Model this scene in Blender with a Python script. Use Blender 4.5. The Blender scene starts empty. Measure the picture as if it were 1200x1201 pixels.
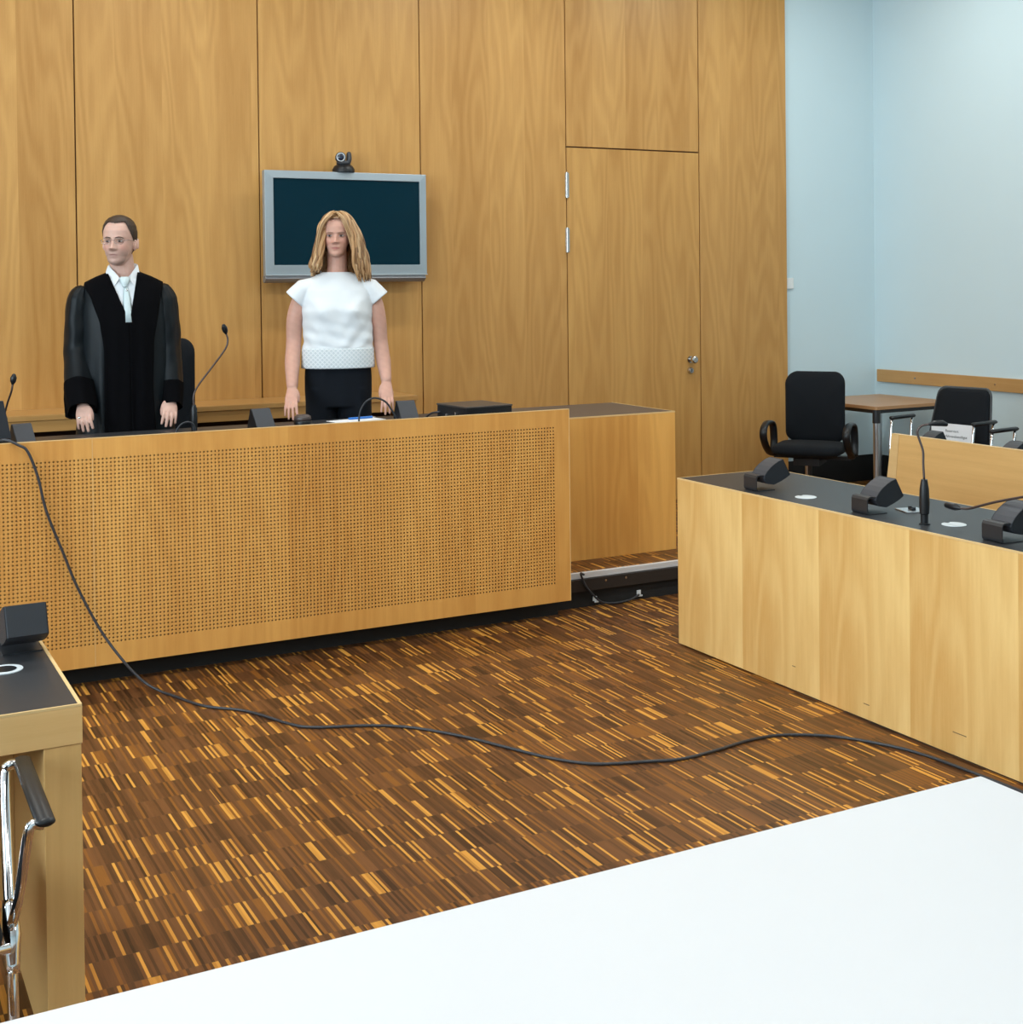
import bpy, bmesh, math, random
from math import sin, cos, pi, radians, sqrt, atan2, floor
from mathutils import Vector, Matrix
random.seed(7)
S = bpy.context.scene
COL = S.collection

# ------------------------------------------------------------------ helpers
def link(name, me, mat=None, parent=None, smooth=False, loc=None, rotz=None):
    o = bpy.data.objects.new(name, me)
    COL.objects.link(o)
    if mat is not None:
        for m in (mat if isinstance(mat, (list, tuple)) else [mat]):
            me.materials.append(m)
    if smooth:
        for p in me.polygons: p.use_smooth = True
    if parent is not None: o.parent = parent
    if loc is not None: o.location = loc
    if rotz is not None: o.rotation_euler = (0, 0, rotz)
    return o

def obj(name, bm, mat, parent=None, smooth=False, bevel=0.0, seg=2, loc=None, rotz=None, autos=False):
    me = bpy.data.meshes.new(name)
    bmesh.ops.recalc_face_normals(bm, faces=bm.faces)
    bm.to_mesh(me); bm.free()
    o = link(name, me, mat, parent, smooth, loc, rotz)
    if bevel > 0:
        b = o.modifiers.new('bevel', 'BEVEL'); b.width = bevel; b.segments = seg
        b.limit_method = 'ANGLE'; b.angle_limit = radians(35)
    if autos:
        for p in me.polygons: p.use_smooth = True
        try: me.set_sharp_from_angle(angle=radians(35))
        except Exception: pass
    return o

def thing(name, label, cat, loc=(0, 0, 0), rotz=0.0, group=None):
    o = bpy.data.objects.new(name, None); COL.objects.link(o)
    o.location = loc; o.rotation_euler = (0, 0, rotz); o.empty_display_size = 0.1
    o['label'] = label; o['category'] = cat
    if group: o['group'] = group
    return o

def tag(o, label, cat, group=None):
    o['label'] = label; o['category'] = cat
    if group: o['group'] = group
    return o

def struct(o, label=None):
    o['kind'] = 'structure'
    if label: o['label'] = label
    return o

def BM(): return bmesh.new()

def box(bm, x0, y0, z0, x1, y1, z1):
    v = [bm.verts.new((x, y, z)) for z in (z0, z1) for y in (y0, y1) for x in (x0, x1)]
    for f in ((0,1,3,2),(4,6,7,5),(0,4,5,1),(2,3,7,6),(0,2,6,4),(1,5,7,3)):
        bm.faces.new([v[i] for i in f])
    return bm

def prism(bm, pts, fn, a, b):
    """closed 2-D outline extruded between a and b; fn(u, v, w) -> xyz"""
    A = [bm.verts.new(fn(u, v, a)) for u, v in pts]
    B = [bm.verts.new(fn(u, v, b)) for u, v in pts]
    n = len(pts)
    bm.faces.new(A[::-1]); bm.faces.new(B)
    for i in range(n):
        j = (i + 1) % n
        bm.faces.new((A[i], A[j], B[j], B[i]))
    return bm

def rings_loft(bm, rings, cap0=True, cap1=True):
    vs = [[bm.verts.new(p) for p in r] for r in rings]
    n = len(vs[0])
    for a, b in zip(vs, vs[1:]):
        for i in range(n):
            j = (i + 1) % n
            bm.faces.new((a[i], a[j], b[j], b[i]))
    if cap0: bm.faces.new(vs[0][::-1])
    if cap1: bm.faces.new(vs[-1])
    return vs

def catmull(pts, k=6):
    pts = [Vector(p) for p in pts]
    if len(pts) < 3: return pts
    P = [pts[0] * 2 - pts[1]] + pts + [pts[-1] * 2 - pts[-2]]
    out = []
    for i in range(1, len(P) - 2):
        p0, p1, p2, p3 = P[i-1], P[i], P[i+1], P[i+2]
        for j in range(k):
            t = j / k
            out.append(0.5 * ((2*p1) + (p2-p0)*t + (2*p0-5*p1+4*p2-p3)*t*t + (3*p1-p0-3*p2+p3)*t*t*t))
    out.append(pts[-1])
    return out

def lerp_list(vals, n):
    out = []
    for i in range(n):
        t = i / (n - 1) * (len(vals) - 1); k = min(int(t), len(vals) - 2); f = t - k
        a, b = vals[k], vals[k+1]
        if isinstance(a, (tuple, list)): out.append(tuple(x + (y - x) * f for x, y in zip(a, b)))
        else: out.append(a + (b - a) * f)
    return out

def tube(bm, pts, r, n=10, side=None, smooth=0, roundend=False):
    """swept tube; r scalar or list of r or (ra, rb); side = reference axis for ra"""
    pts = [Vector(p) for p in pts]
    if smooth: 
        q = catmull(pts, smooth)
        if isinstance(r, (list, tuple)): r = lerp_list(list(r), len(q))
        pts = q
    m = len(pts)
    if not isinstance(r, (list, tuple)): r = [r] * m
    elif len(r) != m: r = lerp_list(list(r), m)
    r = [(a, a) if not isinstance(a, (tuple, list)) else a for a in r]
    if roundend:
        d0 = (pts[0] - pts[1]).normalized(); d1 = (pts[-1] - pts[-2]).normalized()
        a, b = r[0], r[-1]
        pre = [(pts[0] + d0 * min(a) * s, (a[0]*c, a[1]*c)) for s, c in ((.95, .35), (.6, .8))]
        post = [(pts[-1] + d1 * min(b) * s, (b[0]*c, b[1]*c)) for s, c in ((.6, .8), (.95, .35))]
        pts = [p for p, _ in pre] + pts + [p for p, _ in post]
        r = [q for _, q in pre] + r + [q for _, q in post]
        m = len(pts)
    T = []
    for i in range(m):
        t = (pts[min(i+1, m-1)] - pts[max(i-1, 0)])
        T.append(t.normalized() if t.length > 1e-9 else Vector((0, 0, 1)))
    ref = Vector(side) if side is not None else (Vector((1, 0, 0)) if abs(T[0].x) < .8 else Vector((0, 1, 0)))
    A = (ref - T[0] * ref.dot(T[0])).normalized()
    rings = []
    for i in range(m):
        base = Vector(side) if side is not None else A
        A2 = base - T[i] * base.dot(T[i])
        if A2.length < 1e-4: A2 = A - T[i] * A.dot(T[i])
        A = A2.normalized(); B = T[i].cross(A)
        ra, rb = r[i]
        rings.append([pts[i] + A * (ra * cos(2*pi*k/n)) + B * (rb * sin(2*pi*k/n)) for k in range(n)])
    rings_loft(bm, rings)
    return bm

def cyl(bm, p0, p1, r0, r1=None, n=20):
    return tube(bm, [p0, p1], [r0, r1 if r1 is not None else r0], n)

def lathe(bm, prof, n=24, c=(0, 0, 0)):
    rings = [[Vector((c[0] + r*cos(2*pi*k/n), c[1] + r*sin(2*pi*k/n), c[2] + z)) for k in range(n)] for r, z in prof]
    return rings_loft(bm, rings)

def ellipsoid(bm, c, r, n=20, m=12, rot=None):
    R = rot or Matrix.Identity(3)
    c = Vector(c)
    rings = []
    for i in range(1, m):
        a = pi * i / m
        rings.append([c + R @ Vector((r[0]*sin(a)*cos(2*pi*k/n), r[1]*sin(a)*sin(2*pi*k/n), r[2]*cos(a))) for k in range(n)])
    top = bm.verts.new(c + R @ Vector((0, 0, r[2]))); bot = bm.verts.new(c + R @ Vector((0, 0, -r[2])))
    vs = [[bm.verts.new(p) for p in q] for q in rings]
    for k in range(n):
        j = (k + 1) % n
        bm.faces.new((top, vs[0][k], vs[0][j])); bm.faces.new((bot, vs[-1][j], vs[-1][k]))
        for a, b in zip(vs, vs[1:]): bm.faces.new((a[k], b[k], b[j], a[j]))
    return bm

def roundrect(x0, y0, x1, y1, r, k=5):
    pts = []
    for cx, cy, a0 in ((x1-r, y0+r, -90), (x1-r, y1-r, 0), (x0+r, y1-r, 90), (x0+r, y0+r, 180)):
        for i in range(k + 1):
            a = radians(a0 + 90 * i / k)
            pts.append((cx + r*cos(a), cy + r*sin(a)))
    return pts

def voxelized(bm, size, smooth=4, factor=0.5):
    me = bpy.data.meshes.new('tmp'); bmesh.ops.recalc_face_normals(bm, faces=bm.faces)
    bm.to_mesh(me); bm.free()
    o = bpy.data.objects.new('tmp', me); COL.objects.link(o)
    r = o.modifiers.new('r', 'REMESH'); r.mode = 'VOXEL'; r.voxel_size = size; r.adaptivity = 0
    if smooth:
        s = o.modifiers.new('s', 'SMOOTH'); s.factor = factor; s.iterations = smooth
    dg = bpy.context.evaluated_depsgraph_get(); dg.update()
    out = bpy.data.meshes.new_from_object(o.evaluated_get(dg))
    bpy.data.objects.remove(o); bpy.data.meshes.remove(me)
    for p in out.polygons: p.use_smooth = True
    return out

def vcolor(me, fn):
    a = me.color_attributes.new('Col', 'FLOAT_COLOR', 'POINT')
    for i, v in enumerate(me.vertices):
        c = fn(v.co); a.data[i].color = (c[0], c[1], c[2], 1)

# ------------------------------------------------------------------ materials
def nm(name):
    m = bpy.data.materials.new(name); m.use_nodes = True
    nt = m.node_tree; b = nt.nodes['Principled BSDF']
    return m, nt, b

def N(nt, t, **kw):
    n = nt.nodes.new(t)
    for k, v in kw.items(): setattr(n, k, v)
    return n

def math_(nt, op, a, b=None, c=None, clamp=False):
    n = nt.nodes.new('ShaderNodeMath'); n.operation = op; n.use_clamp = clamp
    for i, x in enumerate((a, b, c)):
        if x is None: continue
        if isinstance(x, (int, float)): n.inputs[i].default_value = x
        else: nt.links.new(x, n.inputs[i])
    return n.outputs[0]

def plain(name, col, rough=.5, metal=0.0, noise=.06, scale=40, bump=0.0, spec=.5, sheen=0.0, coat=0.0):
    m, nt, b = nm(name)
    b.inputs['Roughness'].default_value = rough; b.inputs['Metallic'].default_value = metal
    b.inputs['Specular IOR Level'].default_value = spec
    if sheen: b.inputs['Sheen Weight'].default_value = sheen
    if coat: b.inputs['Coat Weight'].default_value = coat
    tc = N(nt, 'ShaderNodeTexCoord'); nz = N(nt, 'ShaderNodeTexNoise')
    nz.inputs['Scale'].default_value = scale; nz.inputs['Detail'].default_value = 3
    nt.links.new(tc.outputs['Object'], nz.inputs['Vector'])
    r = N(nt, 'ShaderNodeValToRGB')
    r.color_ramp.elements[0].color = tuple(c * (1 - noise) for c in col) + (1,)
    r.color_ramp.elements[1].color = tuple(min(1, c * (1 + noise)) for c in col) + (1,)
    nt.links.new(nz.outputs[0], r.inputs[0]); nt.links.new(r.outputs[0], b.inputs['Base Color'])
    if bump:
        bp = N(nt, 'ShaderNodeBump'); bp.inputs['Strength'].default_value = bump; bp.inputs['Distance'].default_value = .002
        nt.links.new(nz.outputs[0], bp.inputs['Height']); nt.links.new(bp.outputs[0], b.inputs['Normal'])
    return m

def fabric(name, col, scale=500, bump=.5, rough=.9, sheen=.2):
    m = plain(name, col, rough, 0, .25, scale, bump, .2, sheen)
    return m

def wood(name, dark, light, axis='X', up='Z', leaf=0.0, slip=False, ring=28.0, rough=.42, leafgrad=0.0, leafvar=.12, off=0.0, off2=3.3, contrast=1.0):
    m, nt, b = nm(name)
    L = nt.links.new
    tc = N(nt, 'ShaderNodeTexCoord'); sp = N(nt, 'ShaderNodeSeparateXYZ'); L(tc.outputs['Object'], sp.inputs[0])
    h = sp.outputs[axis]; v = sp.outputs[up]
    h = math_(nt, 'ADD', h, off)
    seed = None
    if leaf:
        idn = math_(nt, 'FLOOR', math_(nt, 'DIVIDE', h, leaf))
        hl = math_(nt, 'SUBTRACT', h, math_(nt, 'MULTIPLY', idn, leaf))
        wn = N(nt, 'ShaderNodeTexWhiteNoise'); wn.noise_dimensions = '1D'; L(idn, wn.inputs['W'])
        rnd = wn.outputs['Value']
    else:
        hl = h; rnd = None; idn = None
    third = math_(nt, 'MULTIPLY', idn, 3.7) if (leaf and not slip) else None
    def vec(sx, sz, extra=0.0):
        c = N(nt, 'ShaderNodeCombineXYZ')
        L(math_(nt, 'MULTIPLY', hl, sx), c.inputs[0]); L(math_(nt, 'MULTIPLY', v, sz), c.inputs[1])
        if third is not None: L(math_(nt, 'ADD', third, extra), c.inputs[2])
        else: c.inputs[2].default_value = off2 + extra
        return c.outputs[0]
    def noise(vv, detail=2, rgh=.5):
        n = N(nt, 'ShaderNodeTexNoise'); n.inputs['Scale'].default_value = 1; n.inputs['Detail'].default_value = detail
        n.inputs['Roughness'].default_value = rgh; L(vv, n.inputs['Vector']); return n.outputs[0]
    broad = noise(vec(2.6, .22, 1.3), 2)
    shape = noise(vec(5.0, .62, 5.1), 2, .35)
    rings = math_(nt, 'SINE', math_(nt, 'MULTIPLY', shape, ring * 2))
    fine = noise(vec(110, 2.4, 2.2), 3, .6)
    speck = noise(vec(260, 22, 8.8), 2, .6)
    f = math_(nt, 'MULTIPLY', broad, .95 * contrast)
    f = math_(nt, 'ADD', f, math_(nt, 'MULTIPLY', rings, .10 * contrast))
    f = math_(nt, 'ADD', f, math_(nt, 'MULTIPLY', fine, .30))
    f = math_(nt, 'ADD', f, math_(nt, 'MULTIPLY', speck, .16))
    f = math_(nt, 'ADD', f, -.2 - .48 * (contrast - 1))
    if rnd is not None: f = math_(nt, 'ADD', f, math_(nt, 'MULTIPLY', math_(nt, 'SUBTRACT', rnd, .5), leafvar * 2))
    if leafgrad: f = math_(nt, 'ADD', f, math_(nt, 'MULTIPLY', math_(nt, 'SUBTRACT', math_(nt, 'DIVIDE', hl, leaf), .5), leafgrad))
    r = N(nt, 'ShaderNodeValToRGB')
    r.color_ramp.elements[0].color = dark + (1,); r.color_ramp.elements[0].position = .08
    r.color_ramp.elements[1].color = light + (1,); r.color_ramp.elements[1].position = .95
    L(f, r.inputs[0]); L(r.outputs[0], b.inputs['Base Color'])
    b.inputs['Roughness'].default_value = rough; b.inputs['Specular IOR Level'].default_value = .35
    bp = N(nt, 'ShaderNodeBump'); bp.inputs['Strength'].default_value = .06; bp.inputs['Distance'].default_value = .001
    L(fine, bp.inputs['Height']); L(bp.outputs[0], b.inputs['Normal'])
    return m

def floor_mat(name='parquet'):
    m, nt, b = nm(name); L = nt.links.new
    tc = N(nt, 'ShaderNodeTexCoord'); sp = N(nt, 'ShaderNodeSeparateXYZ'); L(tc.outputs['Object'], sp.inputs[0])
    X, Y = sp.outputs['X'], sp.outputs['Y']
    ln, w = .137, .0080
    row = math_(nt, 'FLOOR', math_(nt, 'DIVIDE', Y, ln))
    def wnoise(a, bb, c=0.0):
        cb = N(nt, 'ShaderNodeCombineXYZ'); wn = N(nt, 'ShaderNodeTexWhiteNoise'); wn.noise_dimensions = '3D'
        L(math_(nt, 'ADD', a, .37), cb.inputs[0]); L(math_(nt, 'ADD', bb, .21), cb.inputs[1]); cb.inputs[2].default_value = c
        L(cb.outputs[0], wn.inputs['Vector']); return wn.outputs['Value']
    zero = math_(nt, 'MULTIPLY', row, 0.0)
    xo = math_(nt, 'ADD', X, math_(nt, 'MULTIPLY', wnoise(row, zero, 5.5), .5))
    col = math_(nt, 'FLOOR', math_(nt, 'DIVIDE', xo, w))
    col2 = math_(nt, 'FLOOR', math_(nt, 'DIVIDE', xo, w * 2.6))
    grp = math_(nt, 'FLOOR', math_(nt, 'DIVIDE', xo, .105))
    r1, r2, r3, r4, r5 = wnoise(col, row, 1.5), wnoise(grp, row, 2.5), wnoise(col2, row, 3.5), wnoise(col, row, 4.5), wnoise(grp, row, 7.5)
    th = math_(nt, 'ADD', .075, math_(nt, 'MULTIPLY', math_(nt, 'POWER', r2, 2.5), .17))
    light = math_(nt, 'LESS_THAN', r1, th)
    light2 = math_(nt, 'LESS_THAN', r3, .006)
    light = math_(nt, 'MAXIMUM', light, light2)
    org = math_(nt, 'LESS_THAN', r4, math_(nt, 'ADD', .10, math_(nt, 'MULTIPLY', r5, .16)))
    # grain
    cb = N(nt, 'ShaderNodeCombineXYZ'); L(math_(nt, 'MULTIPLY', X, 420), cb.inputs[0]); L(math_(nt, 'MULTIPLY', Y, 14), cb.inputs[1])
    nz = N(nt, 'ShaderNodeTexNoise'); nz.inputs['Scale'].default_value = 1; nz.inputs['Detail'].default_value = 3; L(cb.outputs[0], nz.inputs['Vector'])
    sh = math_(nt, 'ADD', math_(nt, 'MULTIPLY', r4, .52), math_(nt, 'MULTIPLY', r5, .15))
    sh = math_(nt, 'ADD', sh, math_(nt, 'MULTIPLY', nz.outputs[0], .35))
    rp = N(nt, 'ShaderNodeValToRGB'); e = rp.color_ramp.elements
    e[0].position = .15; e[0].color = (.014, .006, .0026, 1); e[1].position = .92; e[1].color = (.20, .078, .026, 1)
    L(sh, rp.inputs[0])
    def mix(f, a, c):
        n = N(nt, 'ShaderNodeMix'); n.data_type = 'RGBA'
        if isinstance(f, float): n.inputs[0].default_value = f
        else: L(f, n.inputs[0])
        for x, s in ((a, 6), (c, 7)):
            if isinstance(x, tuple): n.inputs[s].default_value = x + (1,)
            else: L(x, n.inputs[s])
        return n.outputs[2]
    om = N(nt, 'ShaderNodeValToRGB'); om.color_ramp.elements[0].color = (.16, .056, .011, 1); om.color_ramp.elements[1].color = (.30, .115, .022, 1)
    L(nz.outputs[0], om.inputs[0])
    lm = N(nt, 'ShaderNodeValToRGB'); lm.color_ramp.elements[0].color = (.38, .155, .024, 1); lm.color_ramp.elements[1].color = (.78, .37, .066, 1)
    L(math_(nt, 'ADD', math_(nt, 'MULTIPLY', nz.outputs[0], .4), math_(nt, 'MULTIPLY', r4, .6)), lm.inputs[0])
    c = mix(org, rp.outputs[0], om.outputs[0]); c = mix(light, c, lm.outputs[0])
    fr = math_(nt, 'FRACT', math_(nt, 'DIVIDE', Y, ln))
    gap = math_(nt, 'MULTIPLY', math_(nt, 'LESS_THAN', fr, .016), .5)
    c = mix(gap, c, (.10, .055, .03))
    L(c, b.inputs['Base Color'])
    n2 = N(nt, 'ShaderNodeTexNoise'); n2.inputs['Scale'].default_value = 2.2; n2.inputs['Detail'].default_value = 5; L(tc.outputs['Object'], n2.inputs['Vector'])
    rr = N(nt, 'ShaderNodeMapRange'); rr.inputs[3].default_value = .30; rr.inputs[4].default_value = .46; L(n2.outputs[0], rr.inputs[0])
    L(rr.outputs[0], b.inputs['Roughness']); b.inputs['Specular IOR Level'].default_value = .27
    return m

def attr_mat(name, rough=.5, spec=.4, sss=0.0, scale=300, amt=.08, bump=.1):
    m, nt, b = nm(name); L = nt.links.new
    a = N(nt, 'ShaderNodeAttribute'); a.attribute_name = 'Col'
    tc = N(nt, 'ShaderNodeTexCoord'); nz = N(nt, 'ShaderNodeTexNoise'); nz.inputs['Scale'].default_value = scale
    L(tc.outputs['Object'], nz.inputs['Vector'])
    mr = N(nt, 'ShaderNodeMapRange'); mr.inputs[3].default_value = 1 - amt; mr.inputs[4].default_value = 1 + amt; L(nz.outputs[0], mr.inputs[0])
    mx = N(nt, 'ShaderNodeVectorMath'); mx.operation = 'SCALE'; L(a.outputs['Color'], mx.inputs[0]); L(mr.outputs[0], mx.inputs['Scale'])
    L(mx.outputs[0], b.inputs['Base Color'])
    b.inputs['Roughness'].default_value = rough; b.inputs['Specular IOR Level'].default_value = spec
    if sss: b.inputs['Subsurface Weight'].default_value = sss; b.inputs['Subsurface Scale'].default_value = .01
    if bump:
        bp = N(nt, 'ShaderNodeBump'); bp.inputs['Strength'].default_value = bump; bp.inputs['Distance'].default_value = .001
        L(nz.outputs[0], bp.inputs['Height']); L(bp.outputs[0], b.inputs['Normal'])
    return m

WALLWOOD = wood('wall_veneer', (.425, .203, .050), (.68, .385, .126), leaf=.28, leafvar=.03, rough=.4, off=.08)
DOORWOOD = wood('door_veneer', (.43, .205, .050), (.69, .39, .122), leaf=.289, leafvar=.03, rough=.4, off=.4)
PANELWOOD = wood('bench_veneer', (.52, .225, .048), (.76, .40, .108), leaf=.45, leafvar=.04, rough=.38, contrast=.8)
SIDEWOOD = wood('side_desk_veneer', (.56, .24, .048), (.82, .43, .11), leaf=.33, leafvar=.06, rough=.38)
TABLEWOOD = wood('counsel_desk_veneer', (.60, .315, .085), (.88, .61, .25), axis='Y', leaf=.4795, slip=True, leafgrad=-.42, leafvar=.02, rough=.36, off=.0115, off2=9.1, contrast=1.0)
PALEWOOD = wood('pale_veneer', (.60, .345, .12), (.86, .56, .23), axis='Z', up='Y', rough=.38, contrast=.6)
LEDGEWOOD = wood('ledge_wood', (.42, .215, .065), (.62, .36, .13), axis='Z', up='X', rough=.3, contrast=.5)
LDESKWOOD = wood('left_desk_wood', (.68, .395, .14), (.90, .60, .27), axis='Z', up='X', rough=.42, contrast=.6)
LEGWOOD = wood('leg_wood', (.63, .36, .125), (.86, .56, .225), axis='X', up='Z', rough=.42, contrast=.6)
EDGEWOOD = wood('edge_lipping', (.66, .42, .17), (.84, .60, .30), axis='Z', up='X', rough=.35, contrast=.5)
TBLWOOD = wood('small_table_veneer', (.36, .18, .075), (.52, .30, .15), axis='Y', up='X', rough=.35, contrast=.5)
RAILWOOD = wood('rail_wood', (.42, .22, .075), (.60, .36, .14), axis='Z', up='Y', rough=.4, contrast=.5)
PARQUET = floor_mat()
WHITEWALL = plain('white_wall_paint', (.60, .735, .785), .8, 0, .012, 3, .02, .2)
CEIL = plain('ceiling_paint', (.8, .8, .79), .9, 0, .01, 3)
DARKTOP = plain('dark_linoleum', (.030, .031, .034), .40, 0, .12, 160, .05, .32)
BLACK = plain('black_backing', (.008, .008, .008), .8, 0, .1, 30)
BLACKMETAL = plain('black_powder_coat', (.018, .019, .022), .45, 0, .15, 200, .05, .5)
BLACKPLASTIC = plain('black_plastic', (.009, .010, .012), .38, 0, .1, 120, .03, .4)
GREYPLASTIC = plain('anthracite_plastic', (.040, .043, .052), .5, 0, .1, 300, .06, .5)
GRILLE = plain('speaker_grille', (.012, .015, .02), .55, 0, .3, 900, .4, .4)
CHROME = plain('chrome', (.80, .81, .83), .08, 1.0, .02, 20)
ALU = plain('brushed_aluminium', (.60, .62, .65), .32, 1.0, .05, 90)
STEEL = plain('satin_steel', (.55, .54, .52), .25, 1.0, .05, 90)
SILVER = plain('silver_tv_bezel', (.36, .42, .46), .35, .35, .02, 60)
SCREEN = plain('dark_glass_screen', (.002, .022, .036), .10, 0, .1, 2, 0, .14)
WHITETOP = plain('white_laminate', (.645, .64, .65), .45, 0, .01, 6, 0, .4)
PAPER = plain('paper', (.85, .87, .9), .7, 0, .01, 30)
BLUE = plain('blue_plastic', (.02, .16, .55), .35, 0, .05, 30)
WOOL = fabric('black_chair_fabric', (.007, .009, .012), 700, .4, .9, .02)
GREYEDGE = plain('grey_chair_edge', (.045, .05, .055), .5, 0, .1, 60)
CABLE = plain('cable_rubber', (.028, .030, .036), .45, 0, .1, 60)
BROWNSHELL = plain('brown_plastic', (.07, .05, .045), .35, 0, .1, 60)
DOTWHITE = plain('grey_white_cap', (.62, .66, .68), .4, 0, .03, 60)
NECK = plain('gooseneck_metal', (.10, .075, .07), .35, .6, .1, 300, .2)
SKIN = attr_mat('skin', .52, .35, .08, 60, .05, .05)
HAIRM = attr_mat('hair', .42, .45, 0, 500, .18, .3)
EYEM = attr_mat('eye_surface', .2, .5, 0, 60, .02, 0)
SATIN = plain('black_satin', (.0045, .0072, .0095), .46, 0, .15, 60, .05, .20, .0)
VELVET = plain('black_velvet', (.0022, .0022, .003), .95, 0, .2, 400, .2, .08)
SHIRT = plain('white_shirt_cotton', (.72, .76, .80), .75, 0, .02, 200, .05, .3)
TIE = plain('pale_silk_tie', (.58, .68, .70), .4, 0, .05, 120, .1, .5)
TROUSER = fabric('navy_trouser_cloth', (.005, .007, .011), 400, .3, .9, .02)
LEATHER = plain('black_leather', (.01, .01, .01), .3, 0, .1, 80, .1)

def cloth_mat():
    m = plain('white_blouse_cotton', (.78, .81, .84), .75, 0, .015, 200, .05, .3)
    return m
BLOUSE = cloth_mat()
def lace_mat():
    m, nt, b = nm('white_lace'); L = nt.links.new
    tc = N(nt, 'ShaderNodeTexCoord'); mp = N(nt, 'ShaderNodeMapping'); mp.inputs['Rotation'].default_value = (0, radians(45), 0)
    L(tc.outputs['Object'], mp.inputs['Vector'])
    sp = N(nt, 'ShaderNodeSeparateXYZ'); L(mp.outputs[0], sp.inputs[0])
    k = 2 * pi / .017
    a = math_(nt, 'ABSOLUTE', math_(nt, 'SINE', math_(nt, 'MULTIPLY', sp.outputs['X'], k / 2)))
    c = math_(nt, 'ABSOLUTE', math_(nt, 'SINE', math_(nt, 'MULTIPLY', sp.outputs['Z'], k / 2)))
    mn = math_(nt, 'MINIMUM', a, c)
    r = N(nt, 'ShaderNodeValToRGB'); r.color_ramp.elements[0].position = .25; r.color_ramp.elements[1].position = .55
    r.color_ramp.elements[0].color = (.78, .81, .83, 1); r.color_ramp.elements[1].color = (.60, .65, .68, 1)
    L(mn, r.inputs[0]); L(r.outputs[0], b.inputs['Base Color']); b.inputs['Roughness'].default_value = .8
    bp = N(nt, 'ShaderNodeBump'); bp.invert = True; bp.inputs['Strength'].default_value = .6; bp.inputs['Distance'].default_value = .002
    L(mn, bp.inputs['Height']); L(bp.outputs[0], b.inputs['Normal'])
    return m
LACE = lace_mat()
def emis(name, col, s):
    m, nt, b = nm(name); b.inputs['Base Color'].default_value = (.8, .8, .8, 1)
    b.inputs['Emission Color'].default_value = col + (1,); b.inputs['Emission Strength'].default_value = s
    tc = N(nt, 'ShaderNodeTexCoord'); nz = N(nt, 'ShaderNodeTexNoise'); nt.links.new(tc.outputs['Object'], nz.inputs['Vector'])
    return m

# ------------------------------------------------------------------ camera
F_PX, YAW, PITCH, ROLL, PPY, CAMZ = 1552.7, radians(62.396), radians(.818), radians(-.6317), 356.1, 1.626
f = Vector((cos(YAW)*cos(PITCH), sin(YAW)*cos(PITCH), -sin(PITCH)))
r0 = Vector((sin(YAW), -cos(YAW), 0)); u0 = r0.cross(f)
rr_ = r0*cos(ROLL) + u0*sin(ROLL); uu_ = u0*cos(ROLL) - r0*sin(ROLL)
cam = bpy.data.cameras.new('camera'); co = bpy.data.objects.new('camera', cam); COL.objects.link(co)
co.matrix_world = Matrix(((rr_.x, uu_.x, -f.x, 0), (rr_.y, uu_.y, -f.y, 0), (rr_.z, uu_.z, -f.z, CAMZ), (0, 0, 0, 1)))
cam.sensor_fit = 'AUTO'; cam.sensor_width = 36; cam.lens = F_PX / 1201 * 36
cam.shift_y = (PPY - 600.5) / 1201; cam.clip_start = .05; cam.clip_end = 60
S.camera = co

# ------------------------------------------------------------------ room shell
XL, XR, YB, YW, ZC = -3.4, 7.65, -2.6, 8.2, 4.3
struct(obj('floor', box(BM(), XL, YB, -.05, XR, YW + .12, 0), PARQUET))
struct(obj('ceiling', box(BM(), XL - .1, YB - .1, ZC, XR + .1, YW + .22, ZC + .1), CEIL))
struct(obj('wall_right', box(BM(), XR, YB - .1, -.05, XR + .1, YW + .22, ZC), WHITEWALL))
struct(obj('wall_front', box(BM(), XL - .1, YB - .1, -.05, XR, YB, ZC), WHITEWALL))
struct(obj('wall_back', box(BM(), XL - .1, YW + .02, -.05, XR, YW + .12, ZC), WHITEWALL))
# left wall with three tall window openings
wins = [(-1.9, .1), (.7, 2.7), (3.3, 5.3)]
bm = BM()
ys = [YB - .1] + [v for w in wins for v in w] + [YW + .02]
for i in range(0, len(ys), 2): box(bm, XL - .1, ys[i], -.05, XL, ys[i+1], ZC)
for a, b_ in wins:
    box(bm, XL - .1, a, -.05, XL, b_, .9); box(bm, XL - .1, a, 3.6, XL, b_, ZC)
struct(obj('wall_left', bm, WHITEWALL))
def glass_mat():
    m, nt, b = nm('window_glass'); b.inputs['Base Color'].default_value = (.97, .99, 1, 1)
    b.inputs['Roughness'].default_value = 0; b.inputs['Alpha'].default_value = .12; b.inputs['Specular IOR Level'].default_value = .5
    tc = N(nt, 'ShaderNodeTexCoord'); return m
GLASS = glass_mat()
for i, (a, b_) in enumerate(wins):
    bm = BM()
    for y0, y1, z0, z1 in ((a, a+.06, .9, 3.6), (b_-.06, b_, .9, 3.6), (a, b_, .9, .96), (a, b_, 3.54, 3.6), ((a+b_)/2-.03, (a+b_)/2+.03, .9, 3.6)):
        box(bm, XL - .08, y0, z0, XL - .02, y1, z1)
    w_ = struct(obj('window_%d' % (i+1), bm, ALU))
    obj('glass', box(BM(), XL - .055, a + .05, .95, XL - .045, b_ - .05, 3.55), GLASS, w_)
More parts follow.
